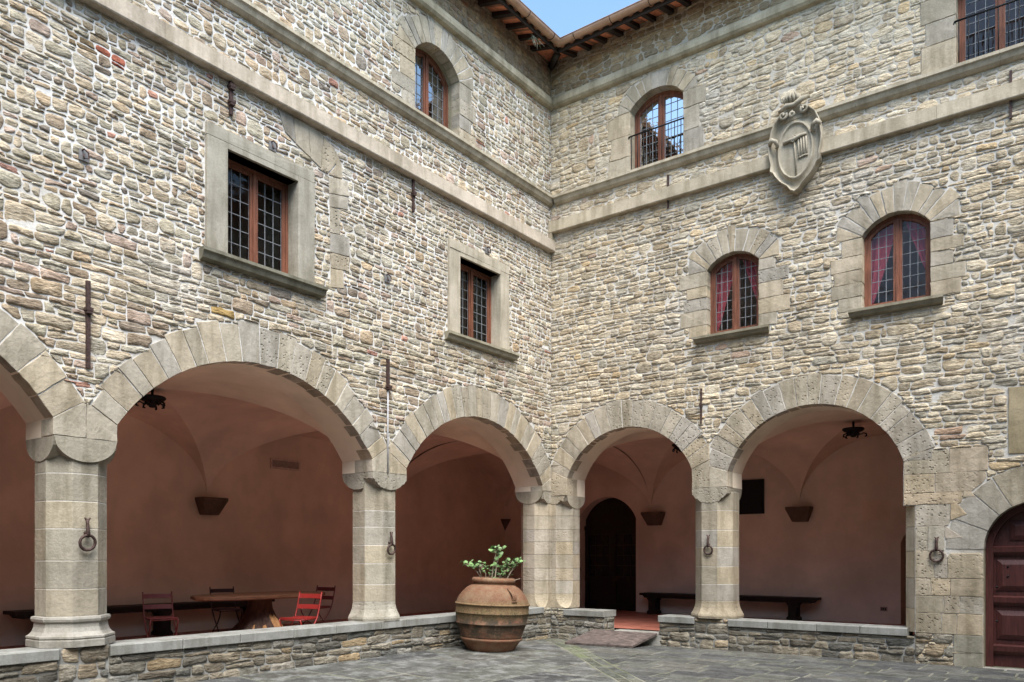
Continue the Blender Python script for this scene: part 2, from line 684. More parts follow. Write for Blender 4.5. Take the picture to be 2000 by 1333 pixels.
        vs.append(F(c[0], c[1], ht * rng.uniform(.9, 1.15)))
        fs = []
        for r in range(3):
            for i in range(k):
                j = (i + 1) % k
                fs.append((r * k + i, r * k + j, (r + 1) * k + j, (r + 1) * k + i))
        for i in range(k):
            fs.append((3 * k + i, 3 * k + (i + 1) % k, 4 * k))
        cc = st.get('tint', lambda c_: c_)(pick(rng, pal))
        for q in SPECIAL.get(F, ()):
            if abs(c[0] - q[0]) < .13 and abs(c[1] - q[1]) < .07: cc = q[2]
        pn = math.sin(1.3 * c[0] + .7) * math.sin(1.7 * c[1] + .3 * c[0]) + .5 * math.sin(3.1 * c[0] - 2.2 * c[1])
        if pn > .8 and z1 > 5:                                # areas smeared with lime where the wall was repointed
            f = min(.5, (pn - .8) * 1.2) * rng.uniform(.3, 1.2)
            cc = tuple(q + (m_ - q) * f for q, m_ in zip(cc, (.56, .53, .48)))
        mb.add(vs, fs, mat, cc, True)


REG = {FL: [], FR: []}                    # stones already laid in each facade: the rubble fits round them


def in_poly(p):
    if area(p) < 0: p = p[::-1]
    e = [(p[i], p[(i + 1) % len(p)]) for i in range(len(p))]
    x0, x1, y0, y1 = min(q[0] for q in p), max(q[0] for q in p), min(q[1] for q in p), max(q[1] for q in p)
    return lambda s, z: x0 < s < x1 and y0 < z < y1 and all((b[0] - a[0]) * (z - a[1]) - (b[1] - a[1]) * (s - a[0]) > -.002 for a, b in e)


def block(mb, F, poly, nf, depth, colr, rng, bev=.005, mat=0, rough=.003, step=.09, zones=None):
    """one cut stone: polygon in the wall plane with eased, slightly uneven edges"""
    if F in REG: REG[F].append(in_poly(poly))
    p = subdiv(poly, step)
    p = [(a + rng.gauss(0, rough), b + rng.gauss(0, rough)) for a, b in p]
    if zones:
        p = push_out(p, zones, .006)
    c = cen(p)
    k = len(p)
    q = []
    for a, b in p:
        d = math.hypot(c[0] - a, c[1] - b) + 1e-6
        q.append((a + (c[0] - a) * bev / d, b + (c[1] - b) * bev / d))
    tx, ty = rng.gauss(0, .006), rng.gauss(0, .006)
    vs = [F(a, b, -depth) for a, b in p] + [F(a, b, nf - bev * .8) for a, b in p]
    vs += [F(a, b, nf + tx * (a - c[0]) + ty * (b - c[1]) + rng.gauss(0, .0012)) for a, b in q] + [F(c[0], c[1], nf + .003)]
    fs = []
    for r in range(2):
        for i in range(k):
            j = (i + 1) % k
            fs.append((r * k + i, r * k + j, (r + 1) * k + j, (r + 1) * k + i))
    for i in range(k):
        fs.append((2 * k + i, 2 * k + (i + 1) % k, 3 * k))
    mb.add(vs, fs, mat, colr, False)


DR = [(.40, .375, .30), (.425, .385, .295), (.385, .37, .315), (.43, .385, .285), (.39, .37, .305), (.37, .365, .33)]
DRV = .8                                 # how much neighbouring blocks differ


def dcol(rng, peck=0., warm=0.):
    c = rng.choice(DR)
    k = rng.uniform(.90, 1.10)
    m_ = (.40, .372, .30)
    c = [(m_[i] + (c[i] - m_[i]) * DRV) * k for i in range(3)]
    c = [q * .92 for q in c]
    return (c[0] * (1.035 + warm), c[1] * .98, c[2] * (.985 - warm), peck * .8)


def arch_pts(c, half, zb, z0, r, d=0., n=16):
    h2, r2 = half - d, r - d
    a = math.asin(min(1, h2 / r2))
    pts = [(c - h2, zb)]
    for i in range(n + 1):
        q = -a + 2 * a * i / n
        pts.append((c + r2 * math.sin(q), z0 + r2 * math.cos(q)))
    pts.append((c + h2, zb))
    return pts


def ring(mb, F, c, z0, rin, rout, half, n, rng, cuts=(), peckf=None, depth=(.10, .26), nf=.009, outer_jit=.03, a0=None, a1=None, warm=0.):
    """voussoirs"""
    A = math.asin(min(1, half / rin))
    a0 = -A if a0 is None else a0
    a1 = A if a1 is None else a1
    ws = [rng.uniform(.75, 1.3) for _ in range(n)]
    tot = sum(ws)
    a = a0
    for i in range(n):
        b = a + (a1 - a0) * ws[i] / tot
        g = .0075 / rin
        ro = rout((a + b) / 2) if callable(rout) else rout
        ro += rng.uniform(-outer_jit, outer_jit)
        inn = [(c + (rin - .004) * math.sin(q), z0 + (rin - .004) * math.cos(q)) for q in (a + g, (a + b) / 2, b - g)]
        ou = [(c + ro * math.sin(q), z0 + ro * math.cos(q)) for q in (b - g * .8, (a + b) / 2, a + g * .8)]
        poly = inn + ou
        for (ca, cb, cc) in cuts:
            poly = clip(poly, ca, cb, cc)
        if len(poly) >= 3:
            block(mb, F, poly, nf + rng.uniform(-.004, .006), rng.uniform(*depth), dcol(rng, peckf(rng, (a + b) / 2) if peckf else 0, warm), rng, rough=.0025)
        a = b


def in_arch(c, half, z0, r, zlo):
    return lambda s, z: abs(s - c) < half and zlo < z < z0 + math.sqrt(max(0, r * r - (s - c) ** 2))


def in_band(c, z0, r, zlo):
    return lambda s, z: z > zlo and (s - c) ** 2 + (z - z0) ** 2 < r * r


def in_rect(s0, s1, z0, z1):
    return lambda s, z: s0 < s < s1 and z0 < z < z1


# ================================================================== the two wings
T = .68                                   # wall thickness
DEPTH = 5.0                               # back wall of the arcade
FLOOR = .22
LS, RS = 2.95, 2.86                       # springing heights
WT = 11.62                                 # wall top
L_ARCH = [(2.21, 1.92, 1.90, 2.24), (6.825, 1.965, 1.87, 2.34), (11.435, 1.965, 1.87, 2.34)]
R_ARCH = [(1.715, 1.335, 2.64, 1.45), (5.10, 1.40, 2.65, 1.48)]
DOOR = (8.26, .70, 1.74, .705)
# arched windows: centre, half width, bottom, arc centre z, radius
WL3 = (3.375, .555, 8.84, 9.54, .655)
WRU = (2.34, .54, 8.84, 9.57, .70)
WRU2 = (7.75, .54, 8.84, 9.57, .70)
WRA = (3.795, .465, 5.54, 6.32, .60)
WRB = (6.39, .485, 5.53, 6.36, .58)
# rectangular windows: s0, s1, z0, z1 of the opening, and of the stone frame
WL1 = (6.28, 7.39, 5.50, 6.85, 6.00, 7.68, 7.08)
WL2 = (1.71, 2.85, 5.49, 6.84, 1.45, 3.13, 7.07)

leftw = thing("palace_wing", (0, -5, 0), "left stone wing with three arcade arches and two rectangular stone framed windows", "building")
rightw = thing("palace_wing", (5, 0, 0), "right stone wing with carved coat of arms on its wall and four small arched windows", "building")
LO, RO = (0, -5, 0), (5, 0, 0)


def wall_core(mb, F, outline, holes, mats=(0, 1, 2), reveal=.34):
    loops = [[Vector((s, z, 0)) for s, z in outline]] + [[Vector((s, z, 0)) for s, z in h] for h in holes]
    flat = [p for l in loops for p in l]
    tris = tessellate_polygon(loops)
    mb.add([F(p.x, p.y, 0) for p in flat], [tuple(t_) for t_ in tris], mats[0])
    mb.add([F(p.x, p.y, -T) for p in flat], [tuple(t_) for t_ in tris], mats[1])


def strip(mb, F, pts, n0, n1, mat, colr=(1, 1, 1), smooth=False, closed=False):
    k = len(pts)
    vs = [F(s, z, n0) for s, z in pts] + [F(s, z, n1) for s, z in pts]
    fs = [(i, (i + 1) % k, k + (i + 1) % k, k + i) for i in range(k if closed else k - 1)]
    mb.add(vs, fs, mat, colr, smooth)


STONE = (.31, .285, .215)
# ---------------------------------------------------------------- arch rings, jamb stones, string courses
rng = random.Random(5)


VB = [[(6.60, 7.73), (6.345, 7.73), (6.30, 7.38), (6.47, 7.46)], [(6.335, 7.73), (6.085, 7.73), (6.05, 7.28), (6.29, 7.37)], [(6.075, 7.73), (5.82, 7.69), (5.86, 7.20), (6.04, 7.27)],
      [(5.81, 7.68), (5.60, 7.59), (5.58, 7.36), (5.73, 7.19), (5.85, 7.19)], [(5.585, 7.55), (5.47, 7.40), (5.46, 7.20), (5.71, 7.17), (5.575, 7.35)],
      [(5.70, 7.14), (5.36, 7.20), (5.33, 6.98), (5.70, 6.90)], [(5.70, 6.89), (5.36, 6.96), (5.35, 6.78), (5.69, 6.71)], [(5.69, 6.70), (5.50, 6.72), (5.50, 6.36), (5.69, 6.34)],
      [(5.68, 6.33), (5.33, 6.38), (5.32, 6.09), (5.68, 6.06)], [(5.68, 6.05), (5.32, 6.08), (5.33, 5.87), (5.68, 5.83)], [(5.68, 5.82), (5.44, 5.85), (5.43, 5.60), (5.67, 5.55)]]
VB = [p if area(p) > 0 else p[::-1] for p in VB]


def peck_right(rng, a):
    return rng.choice([0, .5, .9, 1.])


def arch_ring(parent, org, F, spec, n, rout, cuts, sp, peckf=None, warm=0., half2=None, cutpt=None):
    c, h, z0, r = spec
    mb = MB()
    ring(mb, F, c, z0, r, rout, h, n, rng, cuts, peckf, warm=warm)
    A = math.asin(h / r)
    for sg, (pl, lim) in zip((-1, 1), sp):
        zi = z0 + r * math.cos(A)
        ro = rout(sg * A) if callable(rout) else rout
        so, zo = c + sg * ro * math.sin(A), z0 + ro * math.cos(A)
        if sg * (so - lim) > 0:                    # cut at the middle of the pier
            t_ = (lim - (c + sg * h)) / (so - (c + sg * h))
            zo = zi + (zo - zi) * t_
            so = lim
        poly = [(c + sg * (h - .004), pl + .003), (c + sg * (h - .004), zi - .004), (so - sg * .004, zo - .006), (lim - sg * .004, zo - .006), (lim - sg * .004, pl + .003)]
        if area(poly) < 0: poly = poly[::-1]
        block(mb, F, poly, .015, rng.uniform(.2, .4), dcol(rng, peckf(rng, 0) if peckf else 0, warm), rng)
    return mb.build("arch_ring", [M['dressed']], parent, org)


def ro_L(a): return 2.70 + .15 * math.cos(a * 1.6) ** 2
def ro_L3(a): return 2.69 + .09 * math.cos(a * 1.5)


arch_ring(leftw, LO, FL, L_ARCH[0], 24, ro_L3, [(-1, 0, -.012), (1, 0, 4.49)], [(LS, .008), (LS, 4.495)], lambda r, a: r.choice([0, 0, .4, .8]) if a < .3 else 0)
arch_ring(leftw, LO, FL, L_ARCH[1], 21, ro_L, [(-1, 0, -4.50), (1, 0, 9.125)], [(LS, 4.495), (LS, 9.13)], lambda r, a: .7 if -.5 < a < -.0 else 0.)
arch_ring(leftw, LO, FL, L_ARCH[2], 17, ro_L, [(-1, 0, -9.135), (1, 0, 13.9)], [(LS, 9.13), (LS, 13.9)])
arch_ring(rightw, RO, FR, R_ARCH[0], 17, lambda a: 1.88 + .07 * math.cos(a), [(-1, 0, -.012), (1, 0, 3.375)], [(RS, .008), (RS, 3.38)], lambda r, a: r.choice([.6, .9, 1.]) if a > -.2 else 0., .02)
arch_ring(rightw, RO, FR, R_ARCH[1], 18, lambda a: 1.88 + .08 * math.cos(a), [(-1, 0, -3.385), (1, 0, 6.98)], [(RS, 3.38), (3.10, 6.90)], peck_right, .02)

# blocked older arch beside the large rectangular window
mb = MB()
for p in VB:
    block(mb, FL, p, .014, .05, dcol(rng, rng.choice([0, 0, .8])), rng)
tag(mb.build("blocked_arch", [M['dressed']], leftw, LO), "remains of an older walled up arch")

# ashlar pier between the second right arch and the door
mb = MB()
DZ = [in_band(8.26, 1.74, 1.20, 1.70)]
rows = [(.50, .80, [6.665, 7.02, 7.22, 7.56]), (.805, 1.06, [6.665, 7.05, 7.26, 7.56]), (1.065, 1.32, [6.665, 6.88, 7.14, 7.56]), (1.325, 1.73, [6.665, 6.92, 7.10, 7.56]),
        (1.735, 2.10, [6.665, 6.84, 7.06, 7.56]), (2.105, 2.425, [6.665, 7.14, 7.56]), (2.43, 2.60, [6.505, 7.30, 7.62]), (2.605, 2.885, [6.505, 6.93, 7.6]), (2.89, 3.24, [6.505, 7.12, 7.62])]
for z0, z1, xs in rows:
    for a, b in zip(xs[:-1], xs[1:]):
        block(mb, FR, [(a + .004, z0), (b - .003, z0), (b - .003, z1), (a + .004, z1)], .014 + rng.uniform(-.004, .004), .08,
              dcol(rng, rng.choice([0, .9, 1., 1.]) if b < 7.5 else rng.choice([0, 0, .3]), rng.uniform(-.02, .12)), rng, zones=DZ)
for z0, z1 in ((.02, .24), (.245, .49)):
    block(mb, FR, [(7.18, z0), (7.555, z0), (7.555, z1), (7.18, z1)], .016, .08, (.30, .28, .23), rng)
mb.build("ashlar_jamb", [M['dressed']], rightw, RO)
mb = MB()                                             # chamfered jamb of the second right arch
zc = [.50, .86, 1.32, 1.73, 2.10, 2.42]
for z0, z1 in zip(zc[:-1], zc[1:]):
    pl = [(6.664, .0), (6.505, .16), (6.505, .52), (6.664, T)]
    vs = [(x, y, z0 + .003) for x, y in pl] + [(x, y, z1 - .003) for x, y in pl]
    mb.add(vs, [(0, 1, 5, 4), (1, 2, 6, 5), (2, 3, 7, 6), (4, 5, 6, 7), (3, 2, 1, 0)], 0, dcol(rng, 0, .03))
mb.build("arch_jamb", [M['dressed']], rightw, RO)
# door surround
mb = MB()
ring(mb, FR, 8.26, 1.74, .705, 1.19, .70, 9, rng, [], lambda r, a: r.choice([0, 0, .3]), a0=-1.562, a1=1.562)
for z0, z1 in ((.02, .5), (.505, 1.1), (1.105, 1.72)):
    block(mb, FR, [(8.964, z0), (9.5, z0), (9.5, z1), (8.964, z1)], .015, .1, dcol(rng), rng)
mb.build("door_surround", [M['dressed']], rightw, RO)
# smooth stone tablet at the right
mb = MB()
block(mb, FR, [(7.87, 3.11), (9.3, 3.11), (9.3, 4.05), (7.87, 4.05)], .02, .05, (.34, .28, .185), rng)
mb.build("stone_tablet", [M['trim']], rightw, RO)


def string_course(parent, org, F, prof, s0, s1, colr, rng):
    mb = MB()
    s = s0
    while s < s1:
        e = min(s1, s + rng.uniform(.7, 1.7))
        if s1 - e < .3: e = s1
        k = rng.uniform(.92, 1.08)
        j = rng.uniform(-.003, .003)
        vs = [F(s + .001, z, n + (j if n > .01 else 0)) for n, z in prof] + [F(e - .002, z, n + (j if n > .01 else 0)) for n, z in prof]
        m_ = len(prof)
        fs = [(i, i + 1, m_ + i + 1, m_ + i) for i in range(m_ - 1)] + [tuple(range(m_)), tuple(range(2 * m_ - 1, m_ - 1, -1))]
        mb.add(vs, fs, 0, (colr[0] * k, colr[1] * k, colr[2] * k))
        s = e
    return mb.build("string_course", [M['trim']], parent, org)


PB = [(-.01, 8.845), (.125, 8.84), (.13, 8.79), (.105, 8.77), (.08, 8.71), (.04, 8.675), (-.01, 8.66)]
PC = [(-.01, 10.83), (.09, 10.81), (.12, 10.72), (.115, 10.66), (.08, 10.62), (-.01, 10.60)]
rs = random.Random(3)
string_course(leftw, LO, FL, [(-.01, 7.985), (.115, 7.965), (.12, 7.765), (.11, 7.75), (-.01, 7.74)], .002, 13.4, (.47, .405, .335), rs)
string_course(leftw, LO, FL, PB, .002, 13.4, (.40, .355, .28), rs)
string_course(leftw, LO, FL, PC, .002, 13.4, (.385, .345, .265), rs)
string_course(rightw, RO, FR, [(-.01, 8.355), (.105, 8.335), (.11, 8.13), (.10, 8.115), (-.01, 8.11)], .01, 11.2, (.43, .37, .285), rs)
string_course(rightw, RO, FR, PB, .131, 11.2, (.41, .36, .28), rs)
string_course(rightw, RO, FR, PC, .121, 11.2, (.385, .345, .265), rs)
mb = MB()
mb.prism([(.004, 7.97), (.10, 7.97), (.10, 8.36), (.004, 8.36)], FL, -.01, .085, 0, (.37, .315, .235))
mb.build("string_course_return", [M['trim']], leftw, LO)

# ---------------------------------------------------------------- windows
def arch_top(spec, s, d=0.):
    c, h, zb, z0, r = spec
    return z0 + math.sqrt(max(0, (r - d) ** 2 - (s - c) ** 2))


def ring_mesh(mb, F, po, pi_, n0, n1, mat=0):
    k = len(po)
    vs = [F(*p, n1) for p in po] + [F(*p, n1) for p in pi_] + [F(*p, n0) for p in po] + [F(*p, n0) for p in pi_]
    fs = []
    for i in range(k):
        j = (i + 1) % k
        fs += [(i, j, k + j, k + i), (k + i, k + j, 3 * k + j, 3 * k + i), (i, 2 * k + i, 2 * k + j, j)]
    mb.add(vs, fs, mat)


def window(parent, org, F, spec=None, rect=None, label=None, depth=.20, cols=3, rows=6, curtain=None, rail=None, glass='glass', sill=None, sillcol=(.25, .225, .17), sdepth=.14):
    if rect:
        s0, s1, zb, zt = rect
        cmid, half = (s0 + s1) / 2, (s1 - s0) / 2
        poly = lambda d: [(s0 + d, zb + d), (s0 + d, zt - d), (s1 - d, zt - d), (s1 - d, zb + d)]
        top = lambda s, d: zt - d
    else:
        cmid, half, zb, z0, r = spec
        poly = lambda d: [(a, b + (d if i in (0, 18) else 0)) for i, (a, b) in enumerate(arch_pts(cmid, half, zb, z0, r, d))]
        top = lambda s, d: arch_top(spec, s, d)
    n1 = -depth
    mb = MB()
    ring_mesh(mb, F, poly(.002), poly(.045), n1 - .08, n1 + .015)          # outer frame
    ring_mesh(mb, F, poly(.046), poly(.095), n1 - .06, n1)                 # casement rails
    for a, b, nn in ((-.062, -.004, n1 + .004), (.004, .062, n1 + .004), (-.022, .022, n1 + .022)):
        mb.prism([(cmid + a, zb + .05), (cmid + b, zb + .05), (cmid + b, top(cmid + b, .05)), (cmid + a, top(cmid + a, .05))], F, n1 - .06, nn)
    wob = mb.build("window", [M['wood']], parent, org)
    if label: wob["label"] = label
    for sg in (-1, 1):
        base = poly(.09)
        p = clip(base, sg * -1., 0, -sg * (cmid + sg * .055))
        g = MB()
        g.add([F(a, b, n1 - .030) for a, b in p], [tuple(range(len(p)))])
        g.build("glass_pane", [M[glass]], wob)
        lt = MB()
        e0, e1 = sorted((cmid + sg * .06, cmid + sg * (half - .095)))
        bw = .0042
        for i in range(cols + 1):
            s = e0 + (e1 - e0) * i / cols
            lt.box((0, 0, 0), (0, 0, 0)) if False else lt.prism([(s - bw, zb + .09), (s + bw, zb + .09), (s + bw, top(s, .1)), (s - bw, top(s, .1))], F, n1 - .036, n1 - .022)
        ztop = max(top(e0, .09), top(e1, .09))
        for i in range(1, rows):
            z = zb + .09 + (ztop - zb - .09) * i / rows
            q = clip(clip(p, 0, 1, z + bw), 0, -1, -(z - bw))
            if len(q) >= 3:
                lt.prism(q, F, n1 - .035, n1 - .023)
        lt.build("lead_lattice", [M['lead']], wob)
    if curtain:
        for sg in (-1, 1):
            cu = MB()
            nx, nz = 22, 16
            vs = []
            zt_ = top(cmid, .02)
            for j in range(nz + 1):
                v_ = j / nz
                z = zt_ - (zt_ - zb - .02) * v_
                # drape: hangs from the top, gathered to the outer side low down
                inner = cmid + sg * half * (.04 + .80 * v_ ** 1.3 if sg < 0 else min(.90, .12 + 1.0 * v_))
                outer = cmid + sg * (half + .05)
                for i in range(nx + 1):
                    u = i / nx
                    s = inner + (outer - inner) * u
                    vs.append(F(s, z, n1 - .10 + .024 * math.sin(u * 26 + v_ * 3) * (1 - .3 * v_)))
            fs = [(j * (nx + 1) + i, j * (nx + 1) + i + 1, (j + 1) * (nx + 1) + i + 1, (j + 1) * (nx + 1) + i) for j in range(nz) for i in range(nx)]
            cu.add(vs, fs, 0, (1, 1, 1), True)
            cu.build("curtain", [M['cloth']], wob)
    if rail:
        z = rail
        rl = MB()
        a, b = cmid - half - .02, cmid + half + .02
        rl.tube([F(a, z, .02), F(b, z, .02)], .014, 6)
        rl.tube([F(a, z, .02), F(a - .01, z - .03, .01), F(a, z - .08, -.02)], .010, 6)
        for i in range(9):
            s = a + .06 + (b - a - .12) * i / 8
            rl.tube([F(s, z, .02), F(s, 8.85, .02)], .008, 6)
        rl.build("railing", [M['black']], wob)
    if sill:
        a, b, zt_, zz = sill
        sl = MB()
        k = sdepth
        pr = [(-.02, zt_), (k, zt_ - .004), (k, zt_ - .045), (k - .025, zt_ - .06), (k - .05, zz + .02), (.02, zz), (-.02, zz)]
        m_ = len(pr)
        dz = lambda n: .03 * max(0, (n - .02) / k)
        vs = [F(a - (dz(n)), z, n) for n, z in pr] + [F(b + (dz(n)), z, n) for n, z in pr]
        fs = [(i, i + 1, m_ + i + 1, m_ + i) for i in range(m_ - 1)] + [tuple(range(m_)), tuple(range(2 * m_ - 1, m_ - 1, -1))]
        sl.add(vs, fs, 0, sillcol)
        sl.build("sill", [M['trim']], wob)
    return wob


window(leftw, LO, FL, rect=(WL1[0], WL1[1], WL1[2], WL1[3]), label="large rectangular leaded window", depth=.19, rows=6, sill=(5.87, 7.76, 5.475, 5.33), sillcol=(.20, .19, .15), sdepth=.15)
window(leftw, LO, FL, rect=(WL2[0], WL2[1], WL2[2], WL2[3]), label="smaller looking rectangular leaded window near the corner", depth=.19, rows=7, sill=(1.26, 3.20, 5.465, 5.33), sillcol=(.30, .275, .21), sdepth=.13)
window(leftw, LO, FL, spec=WL3, label="arched upper window reflecting the sky", depth=.27, rows=7, glass='glass_up')
window(rightw, RO, FR, spec=WRU, label="arched upper window with iron rail", depth=.20, cols=3, rows=8, rail=9.52, glass='glass_mid')
window(rightw, RO, FR, spec=WRU2, label="upper window with iron rail at the edge of the picture", depth=.20, cols=3, rows=8, rail=9.52, glass='glass_low')
window(rightw, RO, FR, spec=WRA, label="small arched window with red curtains nearer the corner", depth=.15, cols=3, rows=7, curtain=1, sill=(3.14, 4.44, 5.525, 5.41))
window(rightw, RO, FR, spec=WRB, label="wider arched window with red curtains below the coat of arms", depth=.15, cols=3, rows=7, curtain=1, sill=(5.75, 7.04, 5.52, 5.40))

# plain stone frames of the rectangular windows
for W, colr in ((WL1, (.335, .312, .265)), (WL2, (.42, .375, .305))):
    mb = MB()
    o0, o1, zb, zt, f0, f1, ft = W
    k = 1.
    for p in ([(f0, zb), (o0, zb), (o0, zt + .07), (f0, zt + .07)], [(o1, zb), (f1, zb), (f1, zt + .07), (o1, zt + .07)], [(f0, zt + .074), (f1, zt + .074), (f1, ft), (f0, ft)]):
        block(mb, FL, p, .05, .02, (colr[0] * k, colr[1] * k, colr[2] * k), rng, rough=.001, step=.3)
        k *= 1.03
    mb.prism([(o0, zt), (o1, zt), (o1, zt + .072), (o0, zt + .072)], FL, -.2, .047, 0, colr)
    for a, b in ((o0 - .001, o0 + .004), (o1 - .004, o1 + .001)):
        mb.prism([(a, zb), (b, zb), (b, zt), (a, zt)], FL, -.19, .046, 0, colr)
    mb.build("window_surround", [M['trim']], leftw, LO)


def win_surround(parent, org, F, spec, rout, n, jw, peckf, warm=0.):
    c, h, zb, z0, r = spec
    mb = MB()
    ring(mb, F, c, z0, r, rout, h, n, rng, [], peckf, depth=(.16, .2), outer_jit=.05, warm=warm)
    zs = z0 + math.sqrt(r * r - h * h)
    for sg, ws in zip((-1, 1), jw):
        hs = [rng.uniform(.8, 1.25) for _ in ws]
        z = zb + .004
        first = True
        for w_, hh in zip(ws, hs):
            e = z + (zs - zb - .02) * hh / sum(hs)
            a, b = sorted((c + sg * (h - .003), c + sg * (h + w_)))
            block(mb, F, [(a, z), (b, z), (b, e - .008), (a, e - .008)], .015 + rng.uniform(-.004, .004), rng.uniform(.15, .19), dcol(rng, peckf(rng, sg) if peckf else 0, warm), rng)
            z = e
        # springer wedge between jamb and first voussoir
        A = math.asin(h / r)
        ro = rout if not callable(rout) else rout(sg * A)
        so, zo = c + sg * ro * math.sin(A), z0 + ro * math.cos(A)
        if zo - zs > .05:
            poly = [(c + sg * (h - .003), zs - .012), (so, zo - .01), (so + sg * .02, zs - .012)]
            if area(poly) < 0: poly = poly[::-1]
            block(mb, F, poly, .014, .16, dcol(rng, 0, warm), rng)
    return mb.build("window_surround", [M['dressed']], parent, org)


pk0 = lambda r_, a: 0.
win_surround(leftw, LO, FL, WL3, 1.08, 11, [[.44, .30, .43, .32], [.30, .52, .34, .50]], lambda r_, a: r_.choice([0, 0, 0, .5]) if a < .4 else r_.choice([.3, .8]))
win_surround(rightw, RO, FR, WRU, 1.0, 9, [[.46, .40, .47], [.38, .30, .42]], pk0, .02)
win_surround(rightw, RO, FR, WRU2, 1.0, 9, [[.46, .40, .47], [.38, .30, .42]], pk0, .02)
win_surround(rightw, RO, FR, WRA, 1.02, 9, [[.34, .50, .44, .38, .52], [.30, .52, .40, .50, .28]], lambda r_, a: r_.choice([.6, 0, 0]) if a != 1 else r_.choice([0, 0, .5]), .02)
win_surround(rightw, RO, FR, WRB, 1.02, 10, [[.35, .46, .42, .47, .30], [.40, .46, .30, .44, .30]], pk0, .02)

# ---------------------------------------------------------------- left wall
rng = random.Random(7)
mb = MB()
out = [(0, LS)]
for c, h, z0, r in L_ARCH:
    out += arch_pts(c, h, LS, z0, r, 0, 28)
out += [(14.2, LS), (14.2, WT), (0, WT)]
holes = [arch_pts(WL3[0], WL3[1], WL3[2], WL3[3], WL3[4]), [(WL1[0], WL1[2]), (WL1[0], WL1[3]), (WL1[1], WL1[3]), (WL1[1], WL1[2])],
         [(WL2[0], WL2[2]), (WL2[0], WL2[3]), (WL2[1], WL2[3]), (WL2[1], WL2[2])]]
wall_core(mb, FL, out, holes, (0, 3, 3))
for c, h, z0, r in L_ARCH:
    strip(mb, FL, arch_pts(c, h, LS - .002, z0, r, 0, 28), 0, -T, 3, smooth=False)
for h in holes:
    strip(mb, FL, h, 0, -T, 4, STONE, closed=True)
# filling of the corner where the two walls cross
mb.box((-T + .003, .003, RS), (-.003, T - .003, WT), 2)
zones = list(REG[FL])
for c, h, z0, r in L_ARCH:
    zones.append(in_arch(c, h, z0, r, LS - .1))
zones += [in_rect(WL1[4], WL1[5], WL1[2] - .13, WL1[6]), in_rect(WL1[4] - .1, WL1[5] + .1, 5.33, 5.49), in_rect(WL2[4], WL2[5], WL2[2] - .12, WL2[6]), in_rect(1.24, 3.22, 5.33, 5.48),
          in_arch(WL3[0], WL3[1], WL3[3], WL3[4], 8.8),
          in_rect(-.1, 15, 7.74, 7.98), in_rect(-.1, 15, 8.67, 8.85), in_rect(-.1, 15, 10.60, 10.82), in_rect(-.1, .1, 7.9, 8.35)]


def styleL(z, rng):
    if z < 5.2:
        return dict(h=rng.uniform(.068, .132), w=rng.uniform(.10, .40), gap=.012, relief=.016, split=.25, tall=.04, cut=.25, wave=.2)
    if z < 7.8:
        return dict(h=rng.uniform(.052, .10), w=rng.uniform(.075, .25), gap=.014, relief=.014, split=.2, tall=.08, cut=.36, wave=.42)
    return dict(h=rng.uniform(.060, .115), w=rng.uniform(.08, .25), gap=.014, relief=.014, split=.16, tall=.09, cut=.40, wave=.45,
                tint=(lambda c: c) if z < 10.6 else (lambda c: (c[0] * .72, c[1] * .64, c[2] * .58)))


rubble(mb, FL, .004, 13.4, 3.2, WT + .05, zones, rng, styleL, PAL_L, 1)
# a big block of red sandstone and a few large grey stones show in the photograph as single stones
mb.build("wall", [M['mortarL'], M['rubble'], M['plaster'], M['cream'], M['dressed']], leftw, LO)

# ---------------------------------------------------------------- right wall
rng = random.Random(21)
mb = MB()
out = [(0, RS)]
c, h, z0, r = R_ARCH[0]
out += arch_pts(c, h, RS, z0, r, 0, 24)
c, h, z0, r = R_ARCH[1]
out += arch_pts(c, h, RS, z0, r, 0, 24)[:-1] + [(c + h, 2.42), (6.66, 2.42), (6.66, 0), (7.56, 0)]
c, h, z0, r = DOOR
out += arch_pts(c, h, 0, z0, r, 0, 20)[1:] + [(12.2, 0), (12.2, WT), (0, WT)]
holesR = [arch_pts(*WRU), arch_pts(*WRU2), arch_pts(*WRA), arch_pts(*WRB)]
wall_core(mb, FR, out, holesR, (0, 3, 3))
c, h, z0, r = R_ARCH[0]
strip(mb, FR, arch_pts(c, h, RS - .002, z0, r, 0, 24), 0, -T, 3)
c, h, z0, r = R_ARCH[1]
strip(mb, FR, arch_pts(c, h, RS - .002, z0, r, 0, 24)[:-1] + [(c + h, 2.42), (6.66, 2.42), (6.66, 0)], 0, -T, 3)
c, h, z0, r = DOOR
strip(mb, FR, arch_pts(c, h, 0, z0, r, 0, 20), 0, -T, 4, STONE)
for hh in holesR:
    strip(mb, FR, hh, 0, -T, 4, STONE, closed=True)
zr = list(REG[FR])
for c, h, z0, r in R_ARCH + [DOOR]:
    zr.append(in_arch(c, h, z0, r, -.1 if c > 8 else RS - .1))
for c, h, zb, z0, r in (WRU, WRU2, WRA, WRB):
    zr.append(in_arch(c, h, z0, r, zb - .1))
zr += [in_rect(6.45, 7.56, .46, 3.0), in_rect(8.9, 9.5, -.1, 1.8), in_rect(3.12, 4.46, 5.41, 5.54), in_rect(5.73, 7.06, 5.40, 5.53),
       in_rect(7.86, 9.4, 3.10, 4.06), in_rect(-.1, 15, 8.11, 8.35), in_rect(-.1, 15, 8.67, 8.85), in_rect(-.1, 15, 10.60, 10.82)]


